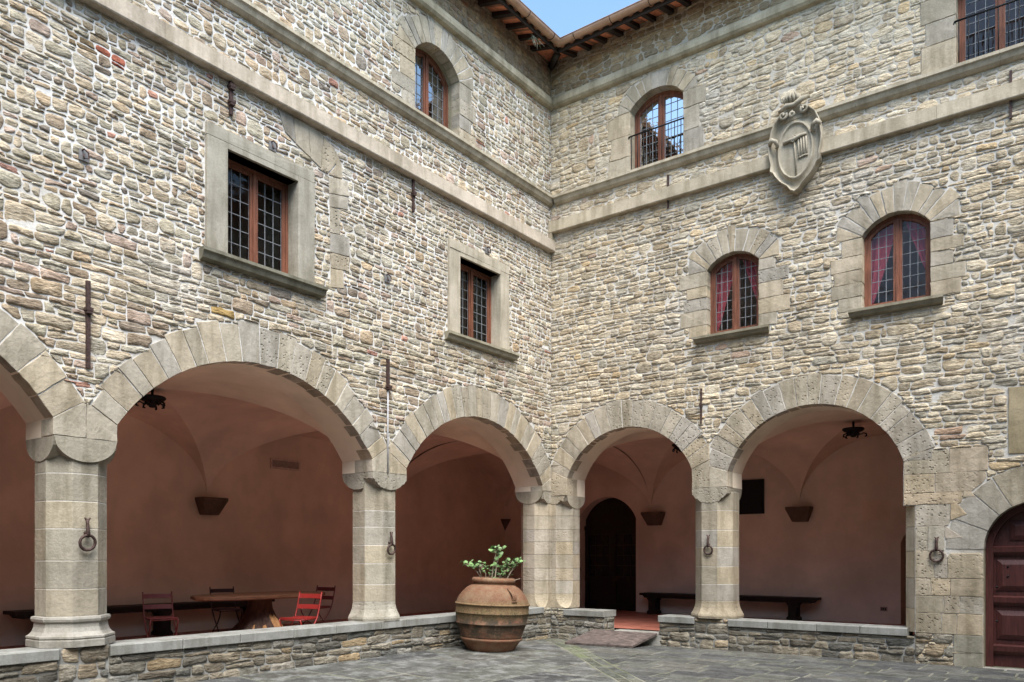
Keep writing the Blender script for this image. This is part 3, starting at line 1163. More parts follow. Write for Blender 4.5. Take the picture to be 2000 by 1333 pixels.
def styleR(z, rng):
    if z < 5.4:
        return dict(h=rng.uniform(.065, .13), w=rng.uniform(.11, .42), gap=.011, relief=.016, split=.3, tall=.05, cut=.38, wave=.25)
    if z < 8.2:
        return dict(h=rng.uniform(.06, .115), w=rng.uniform(.10, .35), gap=.012, relief=.015, split=.25, tall=.07, cut=.42, wave=.35)
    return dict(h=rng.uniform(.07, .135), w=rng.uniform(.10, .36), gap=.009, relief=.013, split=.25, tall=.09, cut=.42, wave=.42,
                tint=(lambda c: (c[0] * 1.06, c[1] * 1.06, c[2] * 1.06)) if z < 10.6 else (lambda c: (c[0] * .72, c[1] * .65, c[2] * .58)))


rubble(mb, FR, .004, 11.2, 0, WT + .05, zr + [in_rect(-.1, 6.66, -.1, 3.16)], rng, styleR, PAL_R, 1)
mb.build("wall", [M['mortarR'], M['rubble'], M['plaster'], M['cream'], M['dressed']], rightw, RO)

# ---------------------------------------------------------------- piers
def pcol(rng, peck=0., warm=0.):             # greyer pier stone, also darkened to paint in the dimmer lower court
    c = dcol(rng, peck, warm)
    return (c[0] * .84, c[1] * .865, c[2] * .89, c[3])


def shaft(mb, center, AF, courses, rng, base=None, warm=0.):
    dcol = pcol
    R0 = AF / 2 / math.cos(PI / 8)
    ang = [PI / 8 + k * PI / 4 for k in range(8)]
    for z0, z1 in zip(courses[:-1], courses[1:]):
        rows_ = [(z0 + .004, R0 - .005), (z0 + .008, R0), (z1 - .008, R0), (z1 - .004, R0 - .005)]
        c = dcol(rng, rng.choice([0, 0, 0, .25]), warm)
        for k in range(8):
            if k % 3 == 0:
                c = dcol(rng, c[3], warm)
            vs = []
            for z, r_ in rows_:
                for a in (ang[k], ang[(k + 1) % 8]):
                    vs.append((center[0] + r_ * math.cos(a), center[1] + r_ * math.sin(a), z))
            mb.add(vs, [(0, 1, 3, 2), (2, 3, 5, 4), (4, 5, 7, 6)], 0, c)
    # mortar core visible in the joints
    vs = [(center[0] + (R0 - .0035) * math.cos(a), center[1] + (R0 - .0035) * math.sin(a), z) for z in (courses[0], courses[-1]) for a in ang]
    mb.add(vs, [(k, (k + 1) % 8, 8 + (k + 1) % 8, 8 + k) for k in range(8)], 1)


def octa_loft(mb, center, prof, colr, sq=None):
    """prof = [(AF, z)] octagonal mouldings"""
    ang = [PI / 8 + k * PI / 4 for k in range(8)]
    vs = [(center[0] + AF / 2 / math.cos(PI / 8) * math.cos(a), center[1] + AF / 2 / math.cos(PI / 8) * math.sin(a), z) for AF, z in prof for a in ang]
    fs = [(i * 8 + k, i * 8 + (k + 1) % 8, i * 8 + 8 + (k + 1) % 8, i * 8 + 8 + k) for i in range(len(prof) - 1) for k in range(8)]
    fs.append(tuple((len(prof) - 1) * 8 + k for k in range(8)))
    mb.add(vs, fs, 0, colr)


def capital(mb, F, s0, s1, ztop, drop, colr, rng, worn=0.):
    """double scalloped cushion capital: a half disc on each of its four faces"""
    n = 26
    g = []
    for i in range(n + 1):
        for j in range(n + 1):
            a, b = -1 + 2 * i / n, -1 + 2 * j / n
            d = max(math.sqrt(max(0, 1 - a * a)), math.sqrt(max(0, 1 - b * b)))
            if worn and b > .35:                       # front broken away to a rough block
                d = max(d if abs(a) < .5 else 0, worn * (1 - .55 * max(0, abs(a) - .55) / .45) + rng.uniform(-.05, .05))
                jn = rng.uniform(-.012, .012)
            else:
                jn = 0
            g.append((s0 + (s1 - s0) * i / n, ztop - drop * d, .016 - (T + .02) * (1 - b) / 2 + (jn if 0 < j < n else 0)))
    vs = [F(*p) for p in g] + [F(p[0], ztop, p[2]) for p in g]
    o = len(g)
    fs = []
    for i in range(n):
        for j in range(n):
            q = i * (n + 1) + j
            fs.append((q, q + 1, q + n + 2, q + n + 1))
    for i in range(n):
        for a, b in ((i * (n + 1), (i + 1) * (n + 1)), (i * (n + 1) + n, (i + 1) * (n + 1) + n), (i, i + 1), (n * (n + 1) + i, n * (n + 1) + i + 1)):
            fs.append((a, b, o + b, o + a))
    mb.add(vs, fs, 0, colr)


def pier(parent, org, F, center, s0, s1, ztop, drop, zbase, moulded, label, rng, worn=0., AF=.66, warm=0.):
    mb = MB()
    zb0 = zbase + (.33 if moulded else .30)
    cs = [zb0]
    while cs[-1] < ztop - drop - .12:
        cs.append(cs[-1] + rng.uniform(.25, .36))
    cs[-1] = ztop - .08
    shaft(mb, center, AF, cs, rng, warm=warm)
    p = mb.build("pier", [M['dressed'], M['mortarR']], parent, org)
    p["label"] = label
    mb = MB()
    if moulded:
        pr = [(AF, zb0), (AF * 1.10, zb0 - .005), (AF * 1.12, zb0 - .03), (AF * 1.10, zb0 - .055), (AF * 1.03, zb0 - .07), (AF * 1.04, zb0 - .12), (AF * 1.09, zb0 - .17), (AF * 1.18, zb0 - .205),
              (AF * 1.245, zb0 - .215), (AF * 1.25, zb0 - .235), (AF * 1.215, zb0 - .245), (AF * 1.25, zb0 - .26), (AF * 1.25, zbase)]
    else:
        pr = [(AF, zb0), (AF * 1.01, zb0 - .05), (AF * 1.05, zb0 - .12), (AF * 1.12, zb0 - .18), (AF * 1.2, zb0 - .23), (AF * 1.22, zb0 - .26), (AF * 1.2, zbase)]
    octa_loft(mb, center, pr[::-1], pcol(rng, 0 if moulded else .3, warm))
    mb.build("base", [M['dressed']], p)
    mb = MB()
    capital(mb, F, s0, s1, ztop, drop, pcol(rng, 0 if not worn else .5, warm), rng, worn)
    mb.build("capital", [M['dressed']], p)


rng = random.Random(11)
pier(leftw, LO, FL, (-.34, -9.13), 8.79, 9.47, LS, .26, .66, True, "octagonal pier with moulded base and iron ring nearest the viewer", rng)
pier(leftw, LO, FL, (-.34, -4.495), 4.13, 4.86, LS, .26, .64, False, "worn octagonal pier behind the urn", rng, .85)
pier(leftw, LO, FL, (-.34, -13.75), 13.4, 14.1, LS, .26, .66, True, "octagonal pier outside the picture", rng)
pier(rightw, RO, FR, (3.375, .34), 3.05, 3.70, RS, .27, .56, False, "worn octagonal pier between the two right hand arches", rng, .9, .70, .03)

# corner pier: an L of two half octagons whose chamfers die into square stops
rng = random.Random(4)
mb = MB()
SEC = [(-.68, -.09), (-.48, -.29), (-.20, -.29), (0, -.09), (0, 0), (.12, 0), (.38, .22), (.38, .48), (.18, .68), (-.48, .68), (-.68, .48)]
SQ = {2: (-.03, -.29), 3: (0, -.26), 5: (.35, 0), 6: (.38, .03)}
zs = [.90]
while zs[-1] < 2.5: zs.append(zs[-1] + rng.uniform(.24, .33))
zs[-1] = 2.78
k = len(SEC)
for z0, z1 in zip(zs[:-1], zs[1:]):
    c = dcol(rng)
    for i in range(k):
        if i in (0, 2, 5, 6): c = dcol(rng, rng.choice([0, 0, .3]), .02)
        a, b = SEC[i], SEC[(i + 1) % k]
        mb.add([(a[0], a[1], z0 + .003), (b[0], b[1], z0 + .003), (b[0], b[1], z1 - .003), (a[0], a[1], z1 - .003)], [(0, 1, 2, 3)], 0, c)
mb.add([(x * .98 - .008, y * .98 + .008, z) for z in (.6, 2.8) for x, y in SEC], [(i, (i + 1) % k, k + (i + 1) % k, k + i) for i in range(k)], 1)
cp = mb.build("pier", [M['dressed'], M['mortarR']], leftw, LO)
cp["label"] = "corner pier where the two arcades meet"
mb = MB()
ncut = 7
vs = []
for j in range(ncut + 1):
    t_ = j / ncut
    z = .90 - .28 * t_
    f = 1 - math.sqrt(max(0, 1 - t_ * t_))
    for i, (x, y) in enumerate(SEC):
        if i in SQ:
            x, y = x + (SQ[i][0] - x) * f, y + (SQ[i][1] - y) * f
        vs.append((x, y, z))
mb.add(vs, [(j * k + i, j * k + (i + 1) % k, (j + 1) * k + (i + 1) % k, (j + 1) * k + i) for j in range(ncut) for i in range(k)], 0, dcol(rng, .2))
mb.build("base", [M['dressed']], cp)
mb = MB()


def half_cap(F, s1, ztop):
    """one scallop on the jamb side of the corner block"""
    n = 20
    vs = []
    for i in range(n + 1):
        a = -1 + 2 * i / n
        d = math.sqrt(max(0, 1 - a * a)) * .25
        nn = -T * (1 - a) / 2
        for s in (s1, s1 - .36):
            vs += [F(s, ztop - d, nn), F(s, ztop, nn)]
    fs = []
    for i in range(n):
        q = i * 4
        fs += [(q, q + 4, q + 5, q + 1), (q, q + 2, q + 6, q + 4), (q + 2, q + 3, q + 7, q + 6)]
    mb.add(vs, fs, 0, dcol(random.Random(2)))


half_cap(FL, .30, LS)
half_cap(FR, .39, RS)
mb.prism([(.002, 2.72), (.15, 2.72), (.27, 2.80), (.27, LS), (.002, LS)], FL, -.5, .008, 0, dcol(rng, .6))
mb.prism([(.002, 2.70), (.16, 2.70), (.24, 2.77), (.30, 2.74), (.34, RS), (.002, RS)], FR, -.5, .008, 0, dcol(rng, .6))
mb.build("capital", [M['dressed']], cp)

# ---------------------------------------------------------------- arcade interiors: back walls, vaults, corbels
def vault_bay(mb, x0, x1, y0, y1, front=None, zs=2.75, rise=1.5, n=32):
    """groin vault; the web over the open side (front) is painted cream"""
    vs, fs, ms = [], [], []
    for i in range(n + 1):
        a = -math.cos(PI * i / n)              # cosine spacing keeps the steep springings smooth
        for j in range(n + 1):
            b = -math.cos(PI * j / n)
            h = max(math.sqrt(max(0, 1 - a * a)), math.sqrt(max(0, 1 - b * b)))
            vs.append(((x0 + x1) / 2 + a * (x1 - x0) / 2, (y0 + y1) / 2 + b * (y1 - y0) / 2, zs + rise * h))
    for i in range(n):
        for j in range(n):
            q = i * (n + 1) + j
            a, b = -math.cos(PI * (i + .5) / n), -math.cos(PI * (j + .5) / n)
            if i == j: tr = [(q, q + 1, q + n + 2), (q, q + n + 2, q + n + 1)]
            else: tr = [(q, q + 1, q + n + 2, q + n + 1)]
            if i + j == n - 1: tr = [(q, q + 1, q + n + 1), (q + 1, q + n + 2, q + n + 1)]
            for t_ in tr:
                ca = sum(vs[k][0] for k in t_) / len(t_)
                cb = sum(vs[k][1] for k in t_) / len(t_)
                a, b = (2 * ca - x0 - x1) / (x1 - x0), (2 * cb - y0 - y1) / (y1 - y0)
                fr = (front == 'x' and a > abs(b)) or (front == 'y' and -b > abs(a))
                fs.append(t_)
                ms.append(1 if fr else 0)
    for m_ in (0, 1):
        mb.add(vs, [f for f, g in zip(fs, ms) if g == m_], m_)


mb = MB()
vault_bay(mb, -DEPTH, -T + .01, -4.495, .34, 'x')
vault_bay(mb, -DEPTH, -T + .01, -9.13, -4.495, 'x')
vault_bay(mb, -DEPTH, -T + .01, -13.75, -9.13, 'x')
vault_bay(mb, -DEPTH, -.34, .34, DEPTH)
mb.build("vault", [M['vault'], M['cream']], leftw, LO)
mb = MB()
vault_bay(mb, -.34, 3.375, T - .01, DEPTH, 'y')
vault_bay(mb, 3.375, 7.2, T - .01, DEPTH, 'y')
mb.build("vault", [M['vault'], M['cream']], rightw, RO)


def plaster_wall(name, parent, org, F, outline, holes, thick, hole_depth):
    mb = MB()
    loops = [[Vector((s, z, 0)) for s, z in outline]] + [[Vector((s, z, 0)) for s, z in h] for h in holes]
    flat = [p for l in loops for p in l]
    mb.add([F(p.x, p.y, 0) for p in flat], [tuple(t_) for t_ in tessellate_polygon(loops)], 0)
    for h in holes:
        strip(mb, F, h, 0, -hole_depth, 0, closed=True)
    mb.add([F(s, z, -thick) for s, z in outline], [tuple(range(len(outline)))], 0)
    return mb.build(name, [M['plaster'] if parent == leftw else M['plasterR']], parent, org)


FBL = lambda s, z, n: (-DEPTH + n, -s, z)
FBR = lambda s, z, n: (s, DEPTH - n, z)
plaster_wall("arcade_back_wall", leftw, LO, FBL, [(-DEPTH, 0), (14.2, 0), (14.2, 13), (-DEPTH, 13)], [], .3, .3)
DK = (-1.62, .86, .0, 2.28, .93)           # dark glazed doorway on the back wall
DK2 = (6.1, .62, .0, 1.72, .66)
plaster_wall("arcade_back_wall", rightw, RO, FBR, [(-DEPTH, 0), (12.2, 0), (12.2, 13), (-DEPTH, 13)],
             [arch_pts(*DK, 0, 16), arch_pts(*DK2, 0, 14)], 1.3, 1.2)
mb = MB()
mb.box((-DEPTH - .3, -14.5, 0), (.0, -14.2, WT))
mb.box((-DEPTH, -14.2, 4.5), (-T + .003, DEPTH, 4.7))
mb.build("partition", [M['dark']], leftw, LO)
mb = MB()
mb.box((7.2, T - .005, 0), (7.4, DEPTH, 4.5))
mb.box((12.2, -.0, 0), (12.4, DEPTH, WT))
mb.box((-T, T - .003, 4.503), (12.2, DEPTH, 4.703))
mb.build("partition", [M['plaster']], rightw, RO)


def corbel(parent, org, F, s, ztop, colr=(.15, .10, .08), w=.265, d=.30, hh=.33):
    mb = MB()
    a, b = w, w * .62
    vs = [F(s - a, ztop, 0), F(s + a, ztop, 0), F(s + a, ztop, d), F(s - a, ztop, d), F(s - a, ztop - .05, 0), F(s + a, ztop - .05, 0), F(s + a, ztop - .05, d), F(s - a, ztop - .05, d),
          F(s - b, ztop - hh, 0), F(s + b, ztop - hh, 0), F(s + b, ztop - hh, d * .45), F(s - b, ztop - hh, d * .45)]
    fs = [(0, 1, 2, 3), (8, 9, 10, 11)]
    for q in (0, 4):
        for i in range(4):
            j = (i + 1) % 4
            fs.append((q + i, q + j, q + 4 + j, q + 4 + i))
    mb.add(vs, fs, 0, colr)
    return mb.build("corbel", [M['trim']], parent, org)


corbel(leftw, LO, FBL, 4.495, 2.78)
corbel(leftw, LO, FBL, 9.13, 2.78)
corbel(rightw, RO, FBR, -.2, 2.76)
corbel(rightw, RO, FBR, 3.42, 2.76)
mb = MB()
mb.add([(-DEPTH, DEPTH - .22, 2.72), (-DEPTH + .22, DEPTH, 2.72), (-DEPTH, DEPTH, 2.72), (-DEPTH + .004, DEPTH - .004, 2.38)], [(0, 1, 2), (0, 1, 3), (1, 2, 3), (2, 0, 3)], 0, (.16, .1, .085))
mb.build("corbel", [M['trim']], rightw, RO)

# dark glazed double door at the end of the arcade, and the darker side doorway
mb = MB()
c_, h_, zb_, z0_, r_ = DK
po = arch_pts(*DK, .0, 16)
mb.prism([(a, max(b, FLOOR)) for a, b in po], FBR, -.40, -.34)
mb.prism([(c_ - h_, 2.36), (c_ + h_, 2.36), (c_ + h_, 2.47), (c_ - h_, 2.47)], FBR, -.34, -.27)
for s in (c_ - h_ + .06, c_ - .05, c_ + .05, c_ + h_ - .06):
    mb.prism([(s - .05, FLOOR), (s + .05, FLOOR), (s + .05, 2.36), (s - .05, 2.36)], FBR, -.34, -.29)
for z in (FLOOR + .1, 1.05, 2.3):
    mb.prism([(c_ - h_, z - .07), (c_ + h_, z - .07), (c_ + h_, z + .07), (c_ - h_, z + .07)], FBR, -.338, -.295)
d1 = mb.build("double_door", [M['darkwood']], rightw, RO)
mb = MB()
for sg in (-1, 1):
    a, b = sorted((c_ + sg * .12, c_ + sg * (h_ - .12)))
    mb.prism([(a, 1.13), (b, 1.13), (b, 2.22), (a, 2.22)], FBR, -.337, -.325)
mb.build("glass_pane", [m_plain("dark_door_glass", (.01, .011, .012), .15, 0, .1)], d1)
mb = MB()
for sg in (-1, 1):
    a, b = sorted((c_ + sg * .12, c_ + sg * (h_ - .12)))
    for i in range(1, 3):
        s = a + (b - a) * i / 3
        mb.prism([(s - .012, 1.13), (s + .012, 1.13), (s + .012, 2.22), (s - .012, 2.22)], FBR, -.324, -.315)
    for i in range(1, 4):
        z = 1.13 + 1.09 * i / 4
        mb.prism([(a, z - .012), (b, z - .012), (b, z + .012), (a, z + .012)], FBR, -.3235, -.314)
mb.build("glazing_bars", [M['darkwood']], d1)
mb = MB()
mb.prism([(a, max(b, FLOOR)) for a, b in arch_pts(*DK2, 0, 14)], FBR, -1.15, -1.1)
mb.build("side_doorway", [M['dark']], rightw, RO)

# ---------------------------------------------------------------- panelled door at the right
mb = MB()
c, h, z0, r = DOOR
po = arch_pts(c, h, .03, z0, r, .002, 20)
mb.prism(po, FR, -.36, -.30)
ring_mesh(mb, FR, arch_pts(c, h, .03, z0, r, .003, 20), arch_pts(c, h, .03, z0, r, .10, 20), -.30, -.22)
for s in (c - .06, c + .06):
    mb.prism([(s - .055, .05), (s + .055, .05), (s + .055, z0 + r - .12), (s - .055, z0 + r - .12)], FR, -.30, -.262)
door = mb.build("door", [M['doorwood']], rightw, RO)
door["label"] = "dark red panelled arched door"
for sg in (-1, 1):
    a, b = sorted((c + sg * .12, c + sg * (h - .11)))
    for z in (.30, 1.01, 1.74):
        mb = MB()
        pr = [(-.30, z - .08), (-.27, z - .08), (-.23, z - .03), (-.22, z + .045), (-.25, z + .06), (-.30, z + .065)]
        vs = [FR(a - .01, zz, n) for n, zz in pr] + [FR(b + .01, zz, n) for n, zz in pr]
        m_ = len(pr)
        mb.add(vs, [(i, i + 1, m_ + i + 1, m_ + i) for i in range(m_ - 1)] + [tuple(range(m_)), tuple(range(2 * m_ - 1, m_ - 1, -1))])
        mb.build("rail", [M['doorwood']], door)
for sg in (-1, 1):
    a, b = sorted((c + sg * .14, c + sg * (h - .14)))
    for zlo, zhi in ((.44, .86), (1.15, 1.60), (1.88, 2.16)):
        mb = MB()
        bb = b if zlo < 1.8 else (b if sg < 0 else b - .16)
        aa = a if zlo < 1.8 else (a + .16 if sg < 0 else a)
        o_ = [(aa, zlo), (bb, zlo), (bb, zhi), (aa, zhi)]
        i_ = [(aa + .07, zlo + .07), (bb - .07, zlo + .07), (bb - .07, zhi - .07), (aa + .07, zhi - .07)]
        vs = [FR(*p, -.30) for p in o_] + [FR(*p, -.285) for p in o_] + [FR(*p, -.255) for p in i_]
        mb.add(vs, [(0, 1, 5, 4), (1, 2, 6, 5), (2, 3, 7, 6), (3, 0, 4, 7), (4, 5, 9, 8), (5, 6, 10, 9), (6, 7, 11, 10), (7, 4, 8, 11), (8, 9, 10, 11)])
        mb.build("panel", [M['doorwood']], door)
for s, z in ((c - .42, 1.36), (c - .56, 1.2), (c - .56, .7), (c - .42, 1.5)):
    mb = MB()
    mb.lathe([(0.0, .02), (.012, .015), (.018, 0)], 8, M=Matrix.Translation(FR(s, z, -.255)) @ Matrix.Rotation(PI / 2, 4, 'X'))
    mb.build("stud", [M['black']], door)
mb = MB()
mb.box((7.5, -.12, -.05), (9.02, .3, .035), 0, (.32, .31, .29))
mb.build("door_step", [M['trim']], rightw, RO)

# threshold of the walk-in bay
mb = MB()
mb.box((1.20, -.02, -.02), (2.45, T, FLOOR - .02), 0, (.36, .355, .34))
mb.build("threshold", [M['trim']], rightw, RO)

# ---------------------------------------------------------------- roofs and eaves
OV, RZ = .50, 11.42
def roofz(n): return RZ + .30 * (OV - n)


for wing, org, F, name in ((leftw, LO, FL, 0), (rightw, RO, FR, 1)):
    mb = MB()
    if name == 0:
        q = [(OV, -14.5), (OV, -OV), (-5.6, 5.6), (-5.6, -14.5)]
        hz = lambda x, y: roofz(x)
    else:
        q = [(OV, -OV), (12.5, -OV), (12.5, 5.6), (-5.6, 5.6)]
        hz = lambda x, y: roofz(-y)
    vs = [(x, y, hz(x, y) + .008) for x, y in q] + [(x, y, hz(x, y) + .06) for x, y in q]
    mb.add(vs, [(4, 5, 6, 7), (0, 1, 5, 4), (1, 2, 6, 5), (2, 3, 7, 6), (3, 0, 4, 7), (0, 1, 2, 3)], 0)
    # tile ends along the eave
    sN = 13.4 if name == 0 else 11.8
    s = .62
    while s < sN:
        pts = [F(s, roofz(nn) + .05, nn) for nn in (OV + .03, OV - .3, OV - .7)]
        mb.tube(pts, .06, 8)
        s += .21
    ro = mb.build("roof", [M['roof']], wing, org)
    mb = MB()
    vs = [(x, y, hz(x, y) - .0) for x, y in q]
    vs = [(x, y, z + .002) for x, y, z in vs]
    mb.add(vs, [(0, 1, 2, 3)], 0)
    mb.build("eave_soffit", [M['tile']], ro)
    st = .40 if name == 0 else .345
    k0 = .68 if name == 0 else .58
    r2 = random.Random(8 + name)
    s = k0
    while s < (13.3 if name == 0 else 11.5):
        rf = MB()
        w2 = .043 + r2.uniform(-.006, .006)
        tilt = r2.uniform(-.012, .012)
        vs = []
        for nn in (-.15, OV - .03):
            for ds in (-w2, w2):
                for dz in (-.085 if nn < 0 else -.07, 0.0):
                    vs.append(F(s + ds + (tilt if nn > 0 else 0), roofz(nn) + dz, nn))
        rf.add(vs, [(0, 1, 3, 2), (4, 6, 7, 5), (0, 4, 5, 1), (2, 3, 7, 6), (0, 2, 6, 4), (1, 5, 7, 3)])
        rf.build("rafter", [M['rafter']], ro)
        s += st
    if name == 0:                      # diagonal rafter under the valley
        rf = MB()
        rf.tube([(-.2, .2, roofz(-.2) - .09), (.46, -.46, roofz(.46) - .07)], .075, 4)
        rf.build("rafter", [M['rafter']], ro)
    # eave board and half round gutter
    gb = MB()
    a, b = (OV - .03, 13.6) if name == 0 else (OV - .03, 11.8)
    gb.prism([(a, RZ - .07), (b, RZ - .07), (b, RZ + .05), (a, RZ + .05)], F, OV - .03, OV)
    gb.build("eave_board", [M['rafter']], ro)
    gm = MB()
    rr, cz, cn = .082, RZ + .065, OV + .082
    e0, e1 = OV, (13.6 if name == 0 else 11.8)
    nseg = 12
    vs = []
    # mitred at the inner corner
    for k in range(nseg + 1):
        an = PI + PI * k / nseg
        nn, zz = cn + rr * math.cos(an), cz + rr * math.sin(an)
        vs += [F(nn, zz, nn), F(e1, zz, nn)]
    gm.add(vs, [(2 * k, 2 * k + 1, 2 * k + 3, 2 * k + 2) for k in range(nseg)], 0, (1, 1, 1), True)
    gm.tube([F(cn + rr, cz, cn + rr), F(e1, cz, cn + rr)], .011, 6)
    s = e0 + (.35 if name == 0 else .45)
    while s < e1 - .5:
        gm.tube([F(s, cz + rr * 1.07 * math.sin(PI + PI * k / 10), cn + rr * 1.07 * math.cos(PI + PI * k / 10)) for k in range(11)], .006, 5, 1)
        s += .78
    gm.build("gutter", [M['copper'], M['black']], ro)
    if name == 1:
        ch = MB()
        ch.box((-2.45, 3.6, 12.5), (-1.95, 4.1, 14.8))
        ch.box((-2.5, 3.55, 14.55), (-1.9, 4.15, 14.65))
        ch.build("chimney", [m_plain("chimney_brick", (.55, .36, .28), .9, 0, .2, 6)], ro)

# ================================================================== low walls between the piers
def low_wall(label, F, s0, s1, ztop, rng, caps, face0=0., ends=(), nback=-.42):
    b = F((s0 + s1) / 2, 0, 0)
    lw = thing("low_wall", b, label, "low wall", "low walls between the arcade piers")
    mb = MB()
    mb.prism([(s0, -.05), (s1, -.05), (s1, ztop - .125), (s0, ztop - .125)], F, nback + .04, face0)
    st = lambda z, r_: dict(h=r_.uniform(.095, .17), w=r_.uniform(.16, .5), gap=.014, relief=.022, split=.2, tall=.05, cut=.3, wave=.2)
    rubble(mb, lambda s, z, n: F(s, z, n + face0), s0, s1, -.02, ztop - .12, [], rng, st, PAL_B, 1)
    for se, sg in ends:                                      # stones on a free end
        G = lambda s, z, n, se=se, sg=sg: F(se + sg * n, z, -s)
        rubble(mb, G, .0, .36, .0, ztop - .12, [], rng, st, PAL_B, 1)
    mb.build("masonry", [M['mortarB'], M['rubble']], lw, b)
    cb = MB()
    xs = caps
    for a, e in zip(xs[:-1], xs[1:]):
        k = rng.uniform(.85, 1.12)
        p = [(a + .003, ztop - .12), (e - .003, ztop - .12), (e - .003, ztop), (a + .003, ztop)]
        q = [(a + .012, ztop - .112), (e - .012, ztop - .112), (e - .012, ztop - .010), (a + .012, ztop - .010)]
        nf = face0 + .05
        vs = [F(*v_, nback) for v_ in p] + [F(*v_, nf - .010) for v_ in p] + [F(*v_, nf) for v_ in q]
        cb.add(vs, [(3, 2, 1, 0)] + [(i, (i + 1) % 4, 4 + (i + 1) % 4, 4 + i) for i in range(4)] + [(4 + i, 4 + (i + 1) % 4, 8 + (i + 1) % 4, 8 + i) for i in range(4)] + [(8, 9, 10, 11)],
               0, (.235 * k, .237 * k, .23 * k))
    cb.build("coping", [M['trim']], lw, b)
    return lw


rng = random.Random(31)
low_wall("long low stone wall with grey coping behind the urn", FL, .001, 8.88, .645, rng, [.30, 1.3, 2.5, 3.4, 4.15, 4.7, 5.6, 6.35, 7.2, 8.0, 8.88])
low_wall("low stone wall end at the far left of the nearest pier", FL, 9.42, 13.4, .655, rng, [9.42, 10.4, 11.5, 12.4, 13.4])
low_wall("short stub of low wall between corner and wooden ramp", FR, .001, 1.24, .60, rng, [.32, 1.26], ends=[(1.24, 1)])
low_wall("short stub of low wall between ramp and right hand pier", FR, 2.41, 3.10, .565, rng, [2.39, 3.10], ends=[(2.41, -1)])
low_wall("low stone wall under the widest right hand arch", FR, 3.72, 6.66, .555, rng, [3.72, 4.42, 5.22, 5.88, 6.56])
# plinths below the piers (part of the wings)
for wing, org, F, a, b, zt in ((leftw, LO, FL, 8.88, 9.42, .66), (rightw, RO, FR, 3.10, 3.72, .56), (rightw, RO, FR, 6.66, 7.18, .50)):
    mb = MB()
    mb.prism([(a + .001, -.05), (b - .001, -.05), (b - .001, zt), (a + .001, zt)], F, -T, .001)
    rubble(mb, F, a, b, -.02, zt, [], rng, lambda z, r_: dict(h=r_.uniform(.12, .2), w=r_.uniform(.2, .45), gap=.016, relief=.024, split=.15, tall=.05, cut=.3, wave=.2), [((.20, .185, .155), 3), ((.25, .205, .145), 1), ((.15, .145, .13), 2)], 1)
    mb.build("plinth", [M['mortarB'], M['rubble']], wing, org)

mb = MB()
mb.box((-.45, -.30, -.05), (-.004, .45, .63), 0)
mb.box((-.004, .004, -.05), (.33, .45, .61), 0)
cst = lambda z, r_: dict(h=.085, w=r_.uniform(.1, .2), gap=.012, relief=.016, split=0, cut=.3, wave=.1)
rubble(mb, FL, .001, .30, .47, .63, [], rng, cst, [((.30, .28, .225), 1)], 1)
rubble(mb, FR, .001, .32, .47, .61, [], rng, cst, [((.30, .28, .225), 1)], 1)
mb.build("plinth", [M['mortarB'], M['rubble']], leftw, LO)

# ================================================================== ground
def gz(x, y):
    s = -y
    a = max(0, min(1, s / 3.))
    a = a * a * (3 - 2 * a)
    return .10 * a * max(0, 1 - x / 3.) + .035 * max(0, min(1, x / 7)) * max(0, 1 + y / 4)


def m_paving(name):
    m, t, b = mat_new(name)
    at = N(t, "ShaderNodeAttribute", attribute_name="Col")
    n1 = noise(t, pos(t), 1.6, 6, .65)
    n2 = noise(t, pos(t), 22, 6, .7)
    n3 = noise(t, pos(t), 4.5, 7, .72)
    c = mix(t, at.outputs["Color"], ramp(t, n2, [(.3, .5), (.7, 1.4)]), .9, 'MULTIPLY')
    c = mix(t, c, ramp(t, n3, [(.3, .6), (.7, 1.35)]), .9, 'MULTIPLY')
    c = mix(t, c, ramp(t, n1, [(.3, .7), (.7, 1.25)]), .9, 'MULTIPLY')
    lich = math_(t, 'MULTIPLY', ramp(t, noise(t, pos(t, (1, 1, 1)), 3.2, 9, .78), [(.49, 0.), (.60, 1.)]), at.outputs["Alpha"])
    c = mix(t, c, (.19, .19, .18), math_(t, 'MULTIPLY', lich, .75))          # pale lichen and worn lime
    t.links.new(c, b.inputs["Base Color"])
    t.links.new(ramp(t, n3, [(.3, .45), (.7, .8)]), b.inputs["Roughness"])
    b.inputs["Specular IOR Level"].default_value = .35
    h = math_(t, 'ADD', noise(t, pos(t), 6, 7, .65), math_(t, 'MULTIPLY', n2, .4))
    bump(t, h, b, .014)
    return m


M['paving'] = m_paving("slate_paving")
M['joint'] = m_mortar("paving_joint", (.20, .19, .155), (.10, .105, .065), .5, .01)
mb = MB()
nx, ny = 40, 48
gv = [(-.3 + 24 * (i / nx) ** 1.4, .3 - 26 * (j / ny) ** 1.3, 0) for i in range(nx + 1) for j in range(ny + 1)]
gv = [(x, y, gz(x, y) - .0015) for x, y, _ in gv]
mb.add(gv, [(i * (ny + 1) + j, i * (ny + 1) + j + 1, (i + 1) * (ny + 1) + j + 1, (i + 1) * (ny + 1) + j) for i in range(nx) for j in range(ny)], 1, (.2, .2, .2, 0), True)
rng = random.Random(17)


